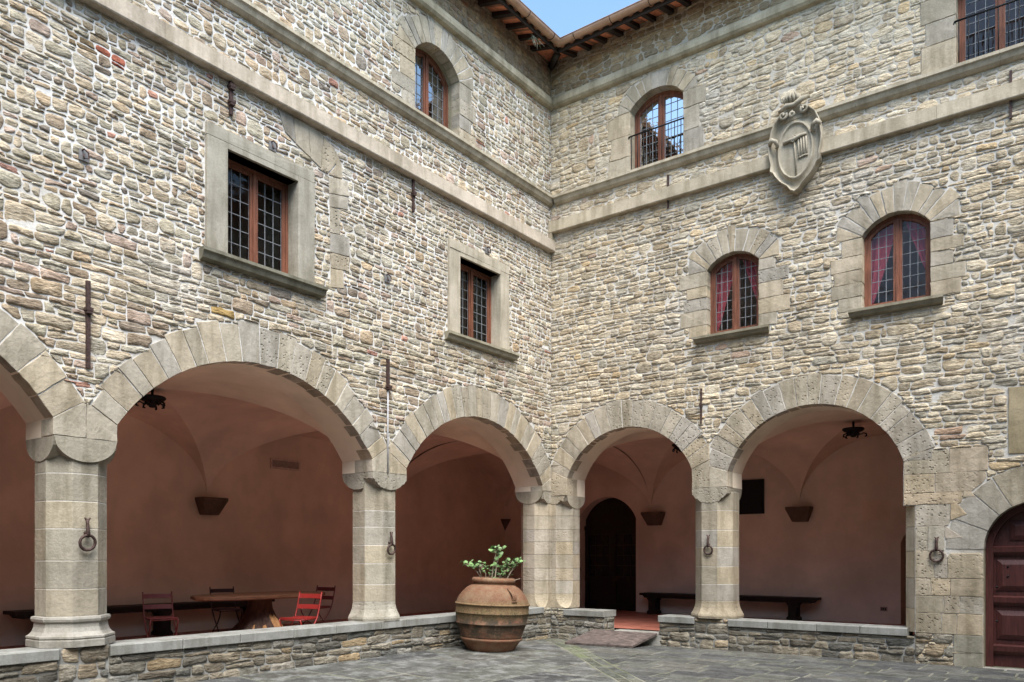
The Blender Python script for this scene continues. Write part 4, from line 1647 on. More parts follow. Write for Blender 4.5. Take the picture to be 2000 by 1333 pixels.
def slab(poly, colr, lift=0.):
    p = inset(poly, rng.uniform(.009, .017))
    if len(p) < 3 or abs(area(p)) < .01: return
    p = [(a + rng.gauss(0, .004), b + rng.gauss(0, .004)) for a, b in subdiv(p, .25)]
    c = cen(p)
    k = len(p)
    z = rng.uniform(.0005, .0045) + max(lift, -.001)
    q = [(a + (c[0] - a) * .02, b + (c[1] - b) * .03) for a, b in p]
    vs = [(a, b, gz(a, b) - .012) for a, b in p] + [(a, b, gz(a, b) + z - .005) for a, b in p] + [(a, b, gz(a, b) + z) for a, b in q] + [(c[0], c[1], gz(*c) + z + .002)]
    fs = [(r * k + i, r * k + (i + 1) % k, (r + 1) * k + (i + 1) % k, (r + 1) * k + i) for r in range(2) for i in range(k)] + [(2 * k + i, 2 * k + (i + 1) % k, 3 * k) for i in range(k)]
    mb.add(vs, fs, 0, colr)


def sl_col(lich):
    c = rng.choice([(.105, .107, .112), (.125, .127, .118), (.15, .147, .125), (.092, .094, .10), (.155, .153, .14), (.12, .123, .105)])
    c = tuple(q + (m_ - q) * .35 for q, m_ in zip(c, (.125, .127, .122)))
    k = rng.uniform(.50, .78)
    return (c[0] * k * 1.02, c[1] * k, c[2] * k * .96, lich)


y = -.02
while y > -16:
    w_ = rng.uniform(.26, .40)
    x = rng.uniform(-.6, 0)
    while x < 14:
        l_ = rng.uniform(.45, 1.0)
        p = [(x, y - w_), (x + l_, y - w_), (x + l_, y), (x, y)]
        p = clip(p, -1, -1, -.24)                   # right of the valley
        p = clip(p, -1, 0, .02)
        if len(p) >= 3 and area(p) > .02:
            slab(p, sl_col(.25))
        x += l_
    y -= w_
x = -.02
while x < 14:
    w_ = rng.uniform(.45, .8)
    y = .0
    while y > -17:
        l_ = rng.uniform(.7, 1.6)
        p = [(x, y - l_), (x + w_, y - l_), (x + w_, y), (x, y)]
        p = clip(p, 1, 1, -.24)
        if len(p) >= 3 and area(p) > .02:
            slab(p, sl_col(1.))
        y -= l_
    x += w_
d = .1
while d < 17:                                       # flagged gully running out from the corner
    l_ = rng.uniform(.5, 1.0)
    for o0, o1 in ((-.165, 0), (0, .165)):
        P = lambda t_, o: (t_ * .7071 + o * .7071, -t_ * .7071 + o * .7071)
        p = [P(d, o0), P(d + l_, o0), P(d + l_, o1), P(d, o1)]
        p = clip(clip(p, -1, 0, .02), 0, 1, .0)
        if len(p) >= 3:
            if area(p) < 0: p = p[::-1]
            cc = sl_col(.8)
            gr = rng.uniform(.1, .6) if .8 < d < 3.2 else rng.uniform(0, .2)      # moss in the damp gully
            slab(p, (cc[0] * (1.1 - .15 * gr), cc[1] * (1.1 + .15 * gr), cc[2] * (1.0 - .5 * gr), .5), -.004)
    d += l_
ground = mb.build("courtyard_paving", [M['paving'], M['joint']])
tag(ground, kind="structure")
# the ground goes on beyond the flagged court, to the horizon
mb = MB()
mb.add([(-400, -400, -.12), (400, -400, -.12), (400, 400, -.12), (-400, 400, -.12)], [(0, 1, 2, 3)], 0, (.16, .16, .14, 0))
tag(mb.build("ground", [M['paving']]), kind="structure")

# arcade floor of terracotta
def m_cotto(name):
    m, t, b = mat_new(name)
    br = N(t, "ShaderNodeTexBrick")
    br.offset = .5
    br.inputs["Scale"].default_value = 1.
    br.inputs["Brick Width"].default_value = .30
    br.inputs["Row Height"].default_value = .15
    br.inputs["Mortar Size"].default_value = .004
    br.inputs["Color1"].default_value = (.46, .16, .105, 1)
    br.inputs["Color2"].default_value = (.40, .13, .085, 1)
    br.inputs["Mortar"].default_value = (.24, .14, .10, 1)
    mp = N(t, "ShaderNodeMapping")
    mp.inputs["Rotation"].default_value = (0, 0, PI / 4)
    g = N(t, "ShaderNodeNewGeometry")
    t.links.new(g.outputs["Position"], mp.inputs[0])
    t.links.new(mp.outputs[0], br.inputs["Vector"])
    c = mix(t, br.outputs["Color"], ramp(t, noise(t, pos(t), 3, 5), [(.3, .75), (.7, 1.2)]), 1., 'MULTIPLY')
    t.links.new(c, b.inputs["Base Color"])
    b.inputs["Roughness"].default_value = .6
    bump(t, br.outputs["Fac"], b, -.002)
    return m


mb = MB()
mb.add([(-DEPTH, -14.2, FLOOR), (-.03, -14.2, FLOOR), (-.03, T, FLOOR), (-DEPTH, T, FLOOR)], [(0, 1, 2, 3)])
mb.add([(-DEPTH, T, FLOOR), (7.2, T, FLOOR), (7.2, DEPTH + 1.2, FLOOR), (-DEPTH, DEPTH + 1.2, FLOOR)], [(0, 1, 2, 3)])
tag(mb.build("arcade_floor", [m_cotto("terracotta_floor")]), kind="structure")

# ================================================================== things standing in, on and against the building
def at_wall(F, s, z, n=0.):
    return F(s, z, n)


# ---------------------------------------------------------------- terracotta urn
UX, UY = .68, -2.80
UZ = gz(UX, UY)
urn = thing("terracotta_urn", (UX, UY, UZ), "huge weathered terracotta urn with raised bands standing on the paving by the low wall", "urn")
tilt = Matrix.Rotation(R_(2.2), 4, Vector((-.6015, .7989, 0)))
UM = Matrix.Translation((UX, UY, UZ)) @ tilt


def m_terracotta(name):
    m, t, b = mat_new(name)
    v = objc(t)
    sx = N(t, "ShaderNodeSeparateXYZ")
    t.links.new(v, sx.inputs[0])
    n1 = noise(t, objc(t), 4.5, 6, .65)
    n2 = noise(t, objc(t, (1, 1, .35)), 7, 7, .7)
    n3 = noise(t, objc(t), 40, 5, .7)
    base = ramp(t, n1, [(.25, (.10, .045, .027)), (.46, (.175, .082, .048)), (.72, (.21, .14, .088))])
    # weathering: grey green algae and soot in a belt round the middle and lower body
    zr = ramp(t, math_(t, 'ADD', math_(t, 'MULTIPLY', sx.outputs[2], .8), math_(t, 'MULTIPLY', math_(t, 'SUBTRACT', n1, .5), .25)),
              [(.16, .05), (.22, .8), (.36, 1.), (.52, .9), (.64, .3), (.95, .12)])
    k = math_(t, 'MULTIPLY', zr, ramp(t, noise(t, objc(t, (1, 1, 1.6)), 5.5, 8, .72), [(.35, 0.), (.52, 1.)]))
    c = mix(t, base, (.035, .030, .021), math_(t, 'MULTIPLY', k, .95))
    k2 = math_(t, 'MULTIPLY', ramp(t, sx.outputs[2], [(.5, 0.), (.62, 1.), (.80, 1.), (.86, .2)]), ramp(t, n3, [(.35, 0.), (.6, 1.)]))
    c = mix(t, c, (.17, .125, .055), math_(t, 'MULTIPLY', k2, .7))
    c = mix(t, c, ramp(t, n3, [(.3, .8), (.7, 1.2)]), .8, 'MULTIPLY')
    t.links.new(c, b.inputs["Base Color"])
    b.inputs["Roughness"].default_value = .85
    b.inputs["Specular IOR Level"].default_value = .2
    bump(t, math_(t, 'ADD', n2, math_(t, 'MULTIPLY', n3, .5)), b, .008)
    return m


M['terra'] = m_terracotta("weathered_terracotta")
mb = MB()
prof = [(.30, 1.08), (.315, 1.20), (.345, 1.215), (.365, 1.19), (.37, 1.16), (.355, 1.135), (.335, 1.12), (.335, 1.105), (.375, 1.088), (.445, 1.045), (.515, .975), (.57, .90), (.60, .835), (.612, .80), (.615, .79),
        (.632, .786), (.634, .770), (.616, .764), (.618, .71), (.615, .645), (.622, .638), (.622, .628), (.612, .622), (.605, .56), (.588, .475), (.604, .468), (.604, .452), (.582, .446), (.562, .38), (.535, .31), (.518, .255), (.51, .225), (.46, .20), (.40, .10)]
mb.lathe(prof, 72, M=UM, wob=lambda a, z: 1 + .006 * math.sin(3 * a + 1 + 4 * z) + .004 * math.sin(5 * a))
mb.build("body", [M['terra']], urn)
mb = MB()
mb.lathe([(.44, .21), (.50, .222), (.522, .215), (.525, .19), (.505, .17), (.475, .14), (.43, .07), (.385, .012), (.375, 0), (.0, .0)], 64, M=UM)
mb.build("foot", [M['terra']], urn)
mb = MB()
mb.lathe([(.0, 1.10), (.31, 1.11)], 32, M=UM)
mb.build("soil", [m_plain("potting_soil", (.10, .045, .03), .95)], urn)
CA = math.atan2(-13.38 - UY, 9.095 - UX)          # azimuth towards the viewer
for da in (.62, .62 + PI):                         # strap handles with a leaf at the foot
    mb = MB()
    a = CA + da
    e = Vector((math.cos(a), math.sin(a), 0))
    tv = Vector((-math.sin(a), math.cos(a), 0))
    for off in (-.022, 0, .022):
        pts = []
        for q in range(9):
            t_ = q / 8
            z = 1.05 - .20 * t_
            r = .44 + .155 * t_ + .07 * math.sin(PI * t_)
            pts.append(UM @ (e * r + tv * off + Vector((0, 0, z))))
        mb.tube(pts, .019, 6)
    for q in (-1, 0, 1):
        mb.tube([UM @ (e * .60 + Vector((0, 0, .855))), UM @ (e * .607 + tv * .05 * q + Vector((0, 0, .825 + .012 * abs(q))))], [.018, .012], 6)
    mb.build("handle", [M['terra']], urn)
mb = MB()
a = CA - .50
e = Vector((math.cos(a), math.sin(a), 0))
tv = Vector((-math.sin(a), math.cos(a), 0))
for q in range(9):
    an = q * 2 * PI / 9
    p = e * (.492 - .03 * math.sin(an)) + tv * .045 * math.cos(an) + Vector((0, 0, .975 + .045 * math.sin(an)))
    mb.tube([UM @ (p - e * .012), UM @ (p + e * .010)], [.019, .010], 6)
mb.tube([UM @ (e * .47 + Vector((0, 0, .975))), UM @ (e * .507 + Vector((0, 0, .975)))], [.02, .014], 6)
mb.build("rosette", [M['terra']], urn)

# plant in the urn
plant = thing("potted_plant", tuple(UM @ Vector((0, 0, 1.11))), "sparse geranium with bare woody stems and small green leaves growing out of the big urn", "plant")
rng = random.Random(12)
M['stem'] = m_plain("woody_stem", (.27, .22, .16), .8)
M['leaf'] = m_attr("geranium_leaf", .55, .002, 30, .25)
top = UM @ Vector((0, 0, 1.10))
RV, FV = Vector((.7989, .6015, 0)), Vector((-.6015, .7989, 0))
sm, lm = MB(), MB()


def leaf(p, r):
    """rounded, scalloped and slightly cupped blade facing mostly up"""
    nrm = Vector((rng.gauss(0, .5), rng.gauss(0, .5) - .25, 1)).normalized()
    a = nrm.orthogonal().normalized()
    b = nrm.cross(a)
    k = 11
    vs = [p - nrm * r * .18]
    ph = rng.random() * 6
    for i in range(k * 2):
        an = 2 * PI * i / (k * 2)
        rr = r * (1 + .10 * math.cos(5 * an + ph)) * (.75 if i == 0 else 1)
        vs.append(p + (a * math.cos(an) + b * math.sin(an)) * rr + nrm * r * .18 * math.sin(2 * an + ph))
    g = rng.uniform(.75, 1.35)
    c = rng.choice([(.105, .19, .065), (.135, .23, .085), (.09, .155, .055), (.18, .27, .13)])
    lm.add([tuple(v) for v in vs], [(0, 1 + i, 1 + (i + 1) % (2 * k)) for i in range(2 * k)], 0, (c[0] * g, c[1] * g, c[2] * g), True)


stems = [(-.03, .02, .05, .56, 1.3), (.02, -.04, .10, .50, 1.0), (-.16, .03, -.38, .33, 1.1), (-.20, -.04, -.24, .34, .8), (-.10, .0, -.19, .30, 1.), (.14, .02, .28, .36, 1.2), (.18, -.03, .42, .38, 1.1),
         (.20, .04, .36, .30, .9), (.22, -.05, .45, .10, 0.), (.05, .06, .17, .26, .7), (.08, -.08, .20, .22, .8), (-.05, .09, -.05, .25, .6), (.0, .1, .07, .2, .8)]
for (x0, y0, x1, h, lv) in stems:
    p0 = top + RV * x0 + FV * y0
    p1 = top + RV * x1 + FV * (y0 + rng.uniform(-.12, .12)) + Vector((0, 0, h))
    pts = []
    for q in range(7):
        t_ = q / 6
        p = p0.lerp(p1, t_)
        p.z = p0.z + (p1.z - p0.z) * t_ ** .8
        p += Vector((rng.gauss(0, .012), rng.gauss(0, .012), rng.gauss(0, .008))) * (1 if 0 < q < 6 else 0)
        pts.append(p)
    sm.tube(pts, [.013 - .008 * q / 6 for q in range(7)], 6)
    for q in range(int(15 * lv)):
        c0 = pts[-1] if rng.random() < .72 else pts[rng.randint(3, 5)]
        tip = c0 + Vector((rng.gauss(0, .058), rng.gauss(0, .058), rng.uniform(-.02, .085)))
        sm.tube([c0, tip], .0028, 4)
        leaf(tip, rng.uniform(.024, .043))
for _ in range(20):                                 # low growth over the soil
    a, r = rng.random() * 2 * PI, rng.uniform(.05, .27)
    p = top + Vector((r * math.cos(a), r * math.sin(a), rng.uniform(.04, .14)))
    sm.tube([p - Vector((rng.gauss(0, .02), rng.gauss(0, .02), .1)), p], .004, 4)
    leaf(p, rng.uniform(.018, .034))
sm.build("stems", [M['stem']], plant)
lm.build("leaves", [M['leaf']], plant)

# ---------------------------------------------------------------- wooden ramp
ra = [Vector((.94, -.93, gz(.94, -.9) + .006)), Vector((2.22, -.70, gz(2.2, -.7) + .006)), Vector((2.38, -.035, .205)), Vector((1.02, -.035, .205))]
ramp_t = thing("wooden_ramp", tuple((ra[0] + ra[1]) / 2), "worn dark plank ramp leaning from the paving up to the arcade threshold", "ramp")
M['plank'] = m_wood("grey_brown_planks", (.022, .016, .014), (.17, .13, .115), (2.5, 9, 9), .8, .006)
mb = MB()
for i in range(4):
    a0, a1 = i / 4 + .002, (i + 1) / 4 - .002
    q = [ra[0].lerp(ra[3], a0), ra[1].lerp(ra[2], a0), ra[1].lerp(ra[2], a1), ra[0].lerp(ra[3], a1)]
    up = Vector((0, -.05, .035))
    mb.add([tuple(p) for p in q] + [tuple(p + Vector((0, 0, .035))) for p in q], [(3, 2, 1, 0), (4, 5, 6, 7), (0, 1, 5, 4), (1, 2, 6, 5), (2, 3, 7, 6), (3, 0, 4, 7)])
mb.build("deck", [M['plank']], ramp_t)
for t_ in (.12, .86):
    mb = MB()
    p, q = ra[0].lerp(ra[1], t_), ra[3].lerp(ra[2], t_)
    mb.tube([p + (q - p) * .22 - Vector((0, 0, .016)), q - Vector((0, 0, .035))], [.02, .035], 4)
    mb.build("bearer", [M['plank']], ramp_t)

# ---------------------------------------------------------------- stump table
TX, TY = -2.42, -5.14
table = thing("table", (TX, TY, FLOOR), "long thin wooden slab table on a flared tree stump inside the arcade", "table")
M['slab'] = m_wood("varnished_slab", (.075, .032, .019), (.19, .085, .045), (5, 1.0, 14), .45)
M['stump'] = m_wood("stump_bark", (.035, .020, .016), (.12, .07, .05), (9, 9, 1.0), .8, .02)
rng = random.Random(6)
mb = MB()
k = 48
ph = [rng.random() * 6 for _ in range(4)]
edge = []
for i in range(k):
    a = 2 * PI * i / k
    rr = 1 + .03 * math.sin(3 * a + ph[0]) + .02 * math.sin(7 * a + ph[1]) + .012 * math.sin(13 * a + ph[2])
    sq = (abs(math.cos(a)) ** 2.6 + abs(math.sin(a)) ** 2.6) ** (-1 / 2.6)
    edge.append((.60 * rr * sq * math.cos(a), 1.20 * rr * sq * math.sin(a)))
vs = []
for sc, z in ((.97, .735), (1., .75), (1., .79), (.985, .80)):
    vs += [(TX + x * sc, TY + y * sc, FLOOR + z) for x, y in edge]
fs = [(r * k + i, r * k + (i + 1) % k, (r + 1) * k + (i + 1) % k, (r + 1) * k + i) for r in range(3) for i in range(k)]
fs += [tuple(range(k - 1, -1, -1)), tuple(3 * k + i for i in range(k))]
mb.add(vs, fs)
mb.build("tabletop", [M['slab']], table)
mb = MB()
seg = 40
stp = [(.60, 0), (.52, .08), (.42, .18), (.33, .30), (.26, .42), (.21, .54), (.19, .66), (.20, .736)]
vs = []
for r, z in stp:
    f = max(0, 1 - z / .5)
    for i in range(seg):
        a = 2 * PI * i / seg
        rr = r * (1 + (.05 + .16 * f) * math.sin(5 * a + .7) + (.03 + .05 * f) * math.sin(11 * a + 2 + z * 3) + .025 * math.sin(17 * a + 5 * z))
        vs.append((TX + rr * math.cos(a), TY + rr * math.sin(a), FLOOR + z))
mb.add(vs, [(i * seg + q, i * seg + (q + 1) % seg, (i + 1) * seg + (q + 1) % seg, (i + 1) * seg + q) for i in range(len(stp) - 1) for q in range(seg)], 0, (1, 1, 1), True)
stump = mb.build("stump", [M['stump']], table)
mb = MB()                                           # splintered pale wood where the bark has broken away from the roots
M['rawwood'] = m_wood("bare_root_wood", (.30, .13, .05), (.62, .33, .14), (6, 6, 6), .7, .012)
for i in range(11):
    a = rng.uniform(-.9, .75)
    r0 = rng.uniform(.34, .56)
    p = Vector((TX + r0 * math.cos(a), TY + r0 * math.sin(a), FLOOR))
    h = rng.uniform(.32, .50)
    tip = Vector((TX + (p.x - TX) * .45, TY + (p.y - TY) * .45 + rng.gauss(0, .03), FLOOR + h))
    mb.tube([p, p.lerp(tip, .5) + Vector((rng.gauss(0, .02), rng.gauss(0, .02), 0)), tip], [rng.uniform(.09, .12), .075, .03], 5)
mb.build("exposed_roots", [M['rawwood']], stump)

# ---------------------------------------------------------------- folding chairs
M['chair_dark'] = m_plain("oxblood_chair_paint", (.15, .032, .03), .5, 0, .2)
M['chair_black'] = m_plain("dark_chair_paint", (.045, .014, .014), .5, 0, .2)
M['chair_red'] = m_plain("bright_red_chair_paint", (.27, .024, .020), .42, 0, .12)


def make_chair(mat_, loc, rz, label):
    """bistro chair: slatted seat and back on curved crossing legs; front is local -y"""
    t = thing("folding_chair", (0, 0, 0), label, "chair", "folding slatted chairs around the stump table")
    wd, sh = .205, .46
    sb = MB()
    for i in range(6):
        y = -.20 + i * .072
        zz = sh + .012 * abs(i - 2.5) / 2.5
        sb.box((-wd, y, zz), (wd, y + .058, zz + .014))
    sb.build("seat", [mat_], t)
    bk = MB()
    for z0, z1, yb in ((.765, .835, .285), (.60, .67, .245)):
        n = 8
        vs = []
        for i in range(n + 1):
            u = -1 + 2 * i / n
            for z, dy in ((z0, 0), (z1, .015)):
                vs.append((u * wd, yb + dy + .02 * (1 - u * u), z))
        vs2 = [(x, y + .014, z) for x, y, z in vs]
        m_ = len(vs)
        fs = [(2 * i, 2 * i + 2, 2 * i + 3, 2 * i + 1) for i in range(n)] + [(m_ + 2 * i, m_ + 2 * i + 1, m_ + 2 * i + 3, m_ + 2 * i + 2) for i in range(n)]
        fs += [(2 * i, m_ + 2 * i, m_ + 2 * i + 2, 2 * i + 2) for i in range(n)] + [(2 * i + 1, 2 * i + 3, m_ + 2 * i + 3, m_ + 2 * i + 1) for i in range(n)]
        bk.add(vs + vs2, fs)
    bk.build("backrest", [mat_], t)
    for sx in (-1, 1):
        x = sx * (wd + .008)
        lg = MB()                                  # rear post runs down into the curved front leg
        lg.tube([(x, .30, .87), (x, .27, .74), (x, .225, .58), (x, .18, sh), (x, .05, .30), (x, -.10, .16), (x, -.22, .0)], .011, 6)
        lg.build("leg", [mat_], t)
        lg = MB()
        x2 = x - sx * .016
        lg.tube([(x2, -.21, sh), (x2, -.17, .36), (x2, -.04, .22), (x2, .12, .13), (x2, .24, .0)], .011, 6)
        lg.build("leg", [mat_], t)
        fr = MB()
        fr.tube([(x2, -.215, sh - .004), (x2, .20, sh - .004)], .009, 6)
        fr.build("seat_rail", [mat_], t)
    for y, z in ((-.17, .09), (.2, .08), (-.205, sh - .006)):
        fr = MB()
        fr.tube([(-wd, y, z), (wd, y, z)], .008, 6)
        fr.build("stretcher", [mat_], t)
    t.location = loc
    t.rotation_euler = (0, 0, rz)
    return t


def face(dx, dy):                                   # local -y towards (dx,dy)
    return math.atan2(dy, dx) + PI / 2


make_chair(M['chair_dark'], (-2.75, -6.70, FLOOR), face(.94, -.30), "dark red slatted folding chair standing alone left of the stump table")
make_chair(M['chair_red'], (-1.05, -5.42, FLOOR), face(.23, -.97), "bright red slatted folding chair at the near right side of the stump table")
make_chair(M['chair_black'], (-3.72, -4.90, FLOOR), face(1, -.25), "dark folding chair half hidden behind the stump table")
make_chair(M['chair_dark'], (-3.0, -3.48, FLOOR), face(.2, -.98), "dull dark red folding chair at the table's right end behind the bright red one")

# ---------------------------------------------------------------- long benches along the back walls
def bench(F, s0, s1, ztop, sup, label, d0=.06, d1=.50):
    b = F((s0 + s1) / 2, FLOOR, .3)
    t = thing("bench", b, label, "bench", "dark wooden benches along the arcade walls")
    m1 = MB()
    m1.prism([(s0, ztop - .055), (s1, ztop - .055), (s1, ztop), (s0, ztop)], F, d0, d1)
    m1.prism([(s0 + .12, ztop - .12), (s1 - .12, ztop - .12), (s1 - .06, ztop - .057), (s0 + .06, ztop - .057)], F, d0 + .05, d1 - .05)
    m1.build("seat", [M['darkwood']], t)
    for s in sup:
        m2 = MB()
        m2.prism([(s - .13, FLOOR), (s + .13, FLOOR), (s + .13, FLOOR + .06), (s + .09, FLOOR + .1), (s + .09, ztop - .2), (s + .14, ztop - .122), (s - .14, ztop - .122), (s - .09, ztop - .2), (s - .09, FLOOR + .1), (s - .13, FLOOR + .06)], F, d0 + .08, d1 - .08)
        m2.build("leg", [M['darkwood']], t)


bench(FBL, 3.3, 8.1, .79, (7.6, 5.58, 3.75), "very long dark bench along the back wall behind the stump table")
bench(FBR, -.40, 3.88, .74, (-.1, 1.6, 3.35), "dark bench along the back wall seen through both right hand arches")

# ---------------------------------------------------------------- iron tie anchors on the facades
def anchor(F, s, z0, z1, collars, label, wd=.022, rod=None):
    t = thing("tie_anchor", F(s, (z0 + z1) / 2, 0), label, "wall anchor", "iron tie anchors on the stone walls")
    m1 = MB()
    m1.prism([(s - wd, z0), (s + wd, z0), (s + wd * 1.1, z1), (s - wd * 1.1, z1)], F, .012, .045)
    m1.build("bar", [M['iron']], t)
    for z in collars:
        m2 = MB()
        k = wd * 1.5
        for w_, a, b in ((k, -.035, -.005), (k * 1.25, -.005, .03)):
            m2.prism([(s - w_, z + a), (s + w_, z + a), (s + w_, z + b), (s - w_, z + b)], F, .004, .06 + w_ * .5)
        m2.build("collar", [M['iron']], t)
    if rod:
        m3 = MB()
        m3.tube([F(s, rod[0], .03), F(s + .005, (rod[0] + rod[1]) / 2, .032), F(s, rod[1], .028)], .012, 8)
        m3.build("rod", [m_plain("pale_rod_paint", (.40, .39, .40), .6)], t)


anchor(FL, 9.12, 3.73, 4.69, (4.36,), "long dark iron wall anchor with a broad collar between the two left arches", .020)
anchor(FL, 7.33, 7.31, 7.73, (7.66, 7.46), "short rusty iron wall anchor under the string course above the big rectangular window")
anchor(FL, 3.99, 7.21, 7.73, (7.50,), "thin iron wall anchor under the string course left of the smaller rectangular window", .018)
anchor(FL, 4.555, 4.24, 4.72, (4.28,), "iron wall anchor with a pale rod running down above the worn pier", .024, (4.24, 2.95))
anchor(FR, 3.23, 4.0, 4.62, (4.32,), "thin dark iron wall anchor between the two right hand arches", .011)
anchor(FR, 2.59, 7.98, 8.58, (), "short iron wall anchor crossing the right string course left of the coat of arms", .013)
anchor(FR, 7.90, 7.86, 8.54, (), "iron wall anchor crossing the string course at the right edge of the picture", .015)

# ---------------------------------------------------------------- hitching rings on the piers
def hitch(F, s, z, r, label, tiltn=.045, stem=.17):
    t = thing("hitching_ring", F(s, z, 0), label, "iron ring", "iron hitching rings on the piers")
    zt = z + r + stem
    m1 = MB()
    m1.tube([F(s, z + r - .02, .05), F(s, z + r + .02, .065), F(s, z + r + .08, .055), F(s, zt - .04, .05), F(s, zt, .045)], [.020, .024, .020, .017, .024], 8)
    for q in (-1, 1):
        m1.tube([F(s, zt - .012, .045), F(s + q * .03, zt + .022, .05)], [.016, .008], 6)
    m1.tube([F(s, z + r + .03, -.02), F(s, z + r + .02, .06)], .018, 6)
    m1.build("bracket", [M['iron']], t)
    m2 = MB()
    n = 26
    pts = []
    for i in range(n + 1):
        a = 2 * PI * i / n
        pts.append(F(s + r * math.sin(a), z + r * math.cos(a), .06 - tiltn * .5 * (1 - math.cos(a)) * .4))
    m2.tube(pts, .0165, 8, cap=False)
    m2.build("ring", [M['iron']], t)


hitch(FL, 9.135, 1.80, .082, "rusty iron hitching ring on the moulded pier nearest the viewer")
hitch(FL, 4.50, 1.76, .078, "rusty iron hitching ring on the worn pier left of the urn")
hitch(FR, 3.37, 1.76, .075, "rusty iron hitching ring with a rust stain on the pier between the right arches")
hitch(FR, 6.96, 1.66, .088, "dark iron hitching ring on the pecked stone jamb beside the red door")


def hook(F, s, z, label):
    t = thing("wall_hook", F(s, z, 0), label, "iron hook", "small iron hooks on the left wall")
    m1 = MB()
    m1.prism([(s - .055, z - .06), (s + .055, z - .06), (s + .055, z + .06), (s - .055, z + .06)], F, .012, .028)
    m1.build("plate", [m_plain("grey_iron_plate", (.20, .19, .185), .6, .2)], t)
    m2 = MB()
    m2.tube([F(s + .02, z + .05, .03), F(s + .02, z + .05, .07), F(s - .02, z + .02, .08), F(s - .03, z - .04, .07), F(s + .015, z - .05, .06), F(s + .02, z, .05)], .010, 6)
    m2.build("hook", [M['iron']], t)


hook(FL, 9.16, 6.06, "small iron hook plate alone on the rubble left of the large rectangular window")
hook(FL, 6.69, 7.17, "small iron hook just above the lintel of the large rectangular window")
hook(FL, 2.07, 7.17, "small iron hook just above the lintel of the smaller rectangular window")
hook(FL, 4.56, 5.98, "small iron hook on the rubble between the two rectangular windows")

# ---------------------------------------------------------------- wrought iron ceiling lamps
def lamp(p, label):
    t = thing("ceiling_lamp", p, label, "lamp", "black wrought iron lamps under the vaults")
    m1 = MB()
    M1 = Matrix.Translation(p)
    m1.lathe([(.0, .17), (.025, .17), (.02, .07), (.06, .06), (.19, .045), (.205, .02), (.17, -.015), (.10, -.045), (.06, -.09), (.045, -.12), (.0, -.13)], 18, M=M1)
    m1.build("body", [M['black']], t)
    for i in range(6):
        a = i * PI / 3 + .3
        e = Vector((math.cos(a), math.sin(a), 0))
        m2 = MB()
        P = Vector(p)
        q = .12 if i % 2 else .18
        m2.tube([P + e * .06 + Vector((0, 0, -.05)), P + e * (q * .75) + Vector((0, 0, -.075)), P + e * q + Vector((0, 0, -.05)), P + e * (q + .05) + Vector((0, 0, -.07)), P + e * (q + .055) + Vector((0, 0, -.11)), P + e * (q + .02) + Vector((0, 0, -.12))],
                [.014, .013, .013, .016, .018, .012], 6)
        m2.build("arm", [M['black']], t)


lamp((-2.84, -6.80, 4.08), "black wrought iron lamp under the vault of the big left arch")
lamp((5.07, 2.84, 4.06), "black wrought iron lamp under the vault of the widest right arch")
lamp((1.50, 2.84, 4.06), "black wrought iron lamp mostly hidden by the arch next to the corner")

# ---------------------------------------------------------------- fittings on the plaster
vg = thing("vent_grille", FBL(2.67, 3.60, 0), "plaster coloured louvred vent grille high on the left arcade wall", "vent")
mb = MB()
ring_mesh(mb, FBL, [(2.30, 3.49), (3.05, 3.49), (3.05, 3.70), (2.30, 3.70)], [(2.335, 3.525), (3.015, 3.525), (3.015, 3.665), (2.335, 3.665)], 0, .035)
mb.build("frame", [m_plain("vent_frame_paint", (.62, .45, .38), .7)], vg)
mb = MB()
for i in range(5):
    z = 3.532 + i * .027
    mb.add([FBL(2.335, z, .012), FBL(3.015, z, .012), FBL(3.015, z + .02, .026), FBL(2.335, z + .02, .026)], [(0, 1, 2, 3)])
mb.build("louvre", [m_plain("vent_louvre_paint", (.42, .30, .25), .7)], vg)

nb_ = thing("black_panel", FBR(2.2, 3.0, 0), "plain black panel on the arcade wall seen beside the right pier", "panel")
mb = MB()
mb.prism([(1.75, 2.66), (2.56, 2.66), (2.56, 3.42), (1.75, 3.42)], FBR, .004, .04)
mb.build("board", [M['black']], nb_)
mb = MB()
ring_mesh(mb, FBR, [(1.73, 2.64), (2.58, 2.64), (2.58, 3.44), (1.73, 3.44)], [(1.76, 2.67), (2.55, 2.67), (2.55, 3.41), (1.76, 3.41)], 0, .048)
mb.build("frame", [M['black']], nb_)
so = thing("wall_socket", FBR(5.15, .53, 0), "small flat wall socket plate low on the right arcade wall", "socket")
mb = MB()
mb.prism([(5.08, .485), (5.22, .485), (5.22, .575), (5.08, .575)], FBR, .001, .012)
mb.build("plate", [m_plain("socket_plate_paint", (.34, .22, .18), .5)], so)
mb = MB()
for s in (5.115, 5.15, 5.185):
    mb.prism([(s - .012, .505), (s + .012, .505), (s + .012, .555), (s - .012, .555)], FBR, .012, .014)
mb.build("outlet", [M['black']], so)
for s0, z0 in ((4.72, 2.42), (1.02, 2.42)):
    ht = thing("access_hatch", FBR(s0 + .27, z0 + .2, 0), "flush plaster painted hatch on the wall %s" % ("right of the right hand corbel" if s0 > 2 else "right of the corbel beside the dark doorway"), "hatch", "painted hatches on the arcade wall")
    mb = MB()
    mb.prism([(s0, z0), (s0 + .55, z0), (s0 + .55, z0 + .42), (s0, z0 + .42)], FBR, .001, .010)
    mb.build("cover", [M['plaster']], ht)

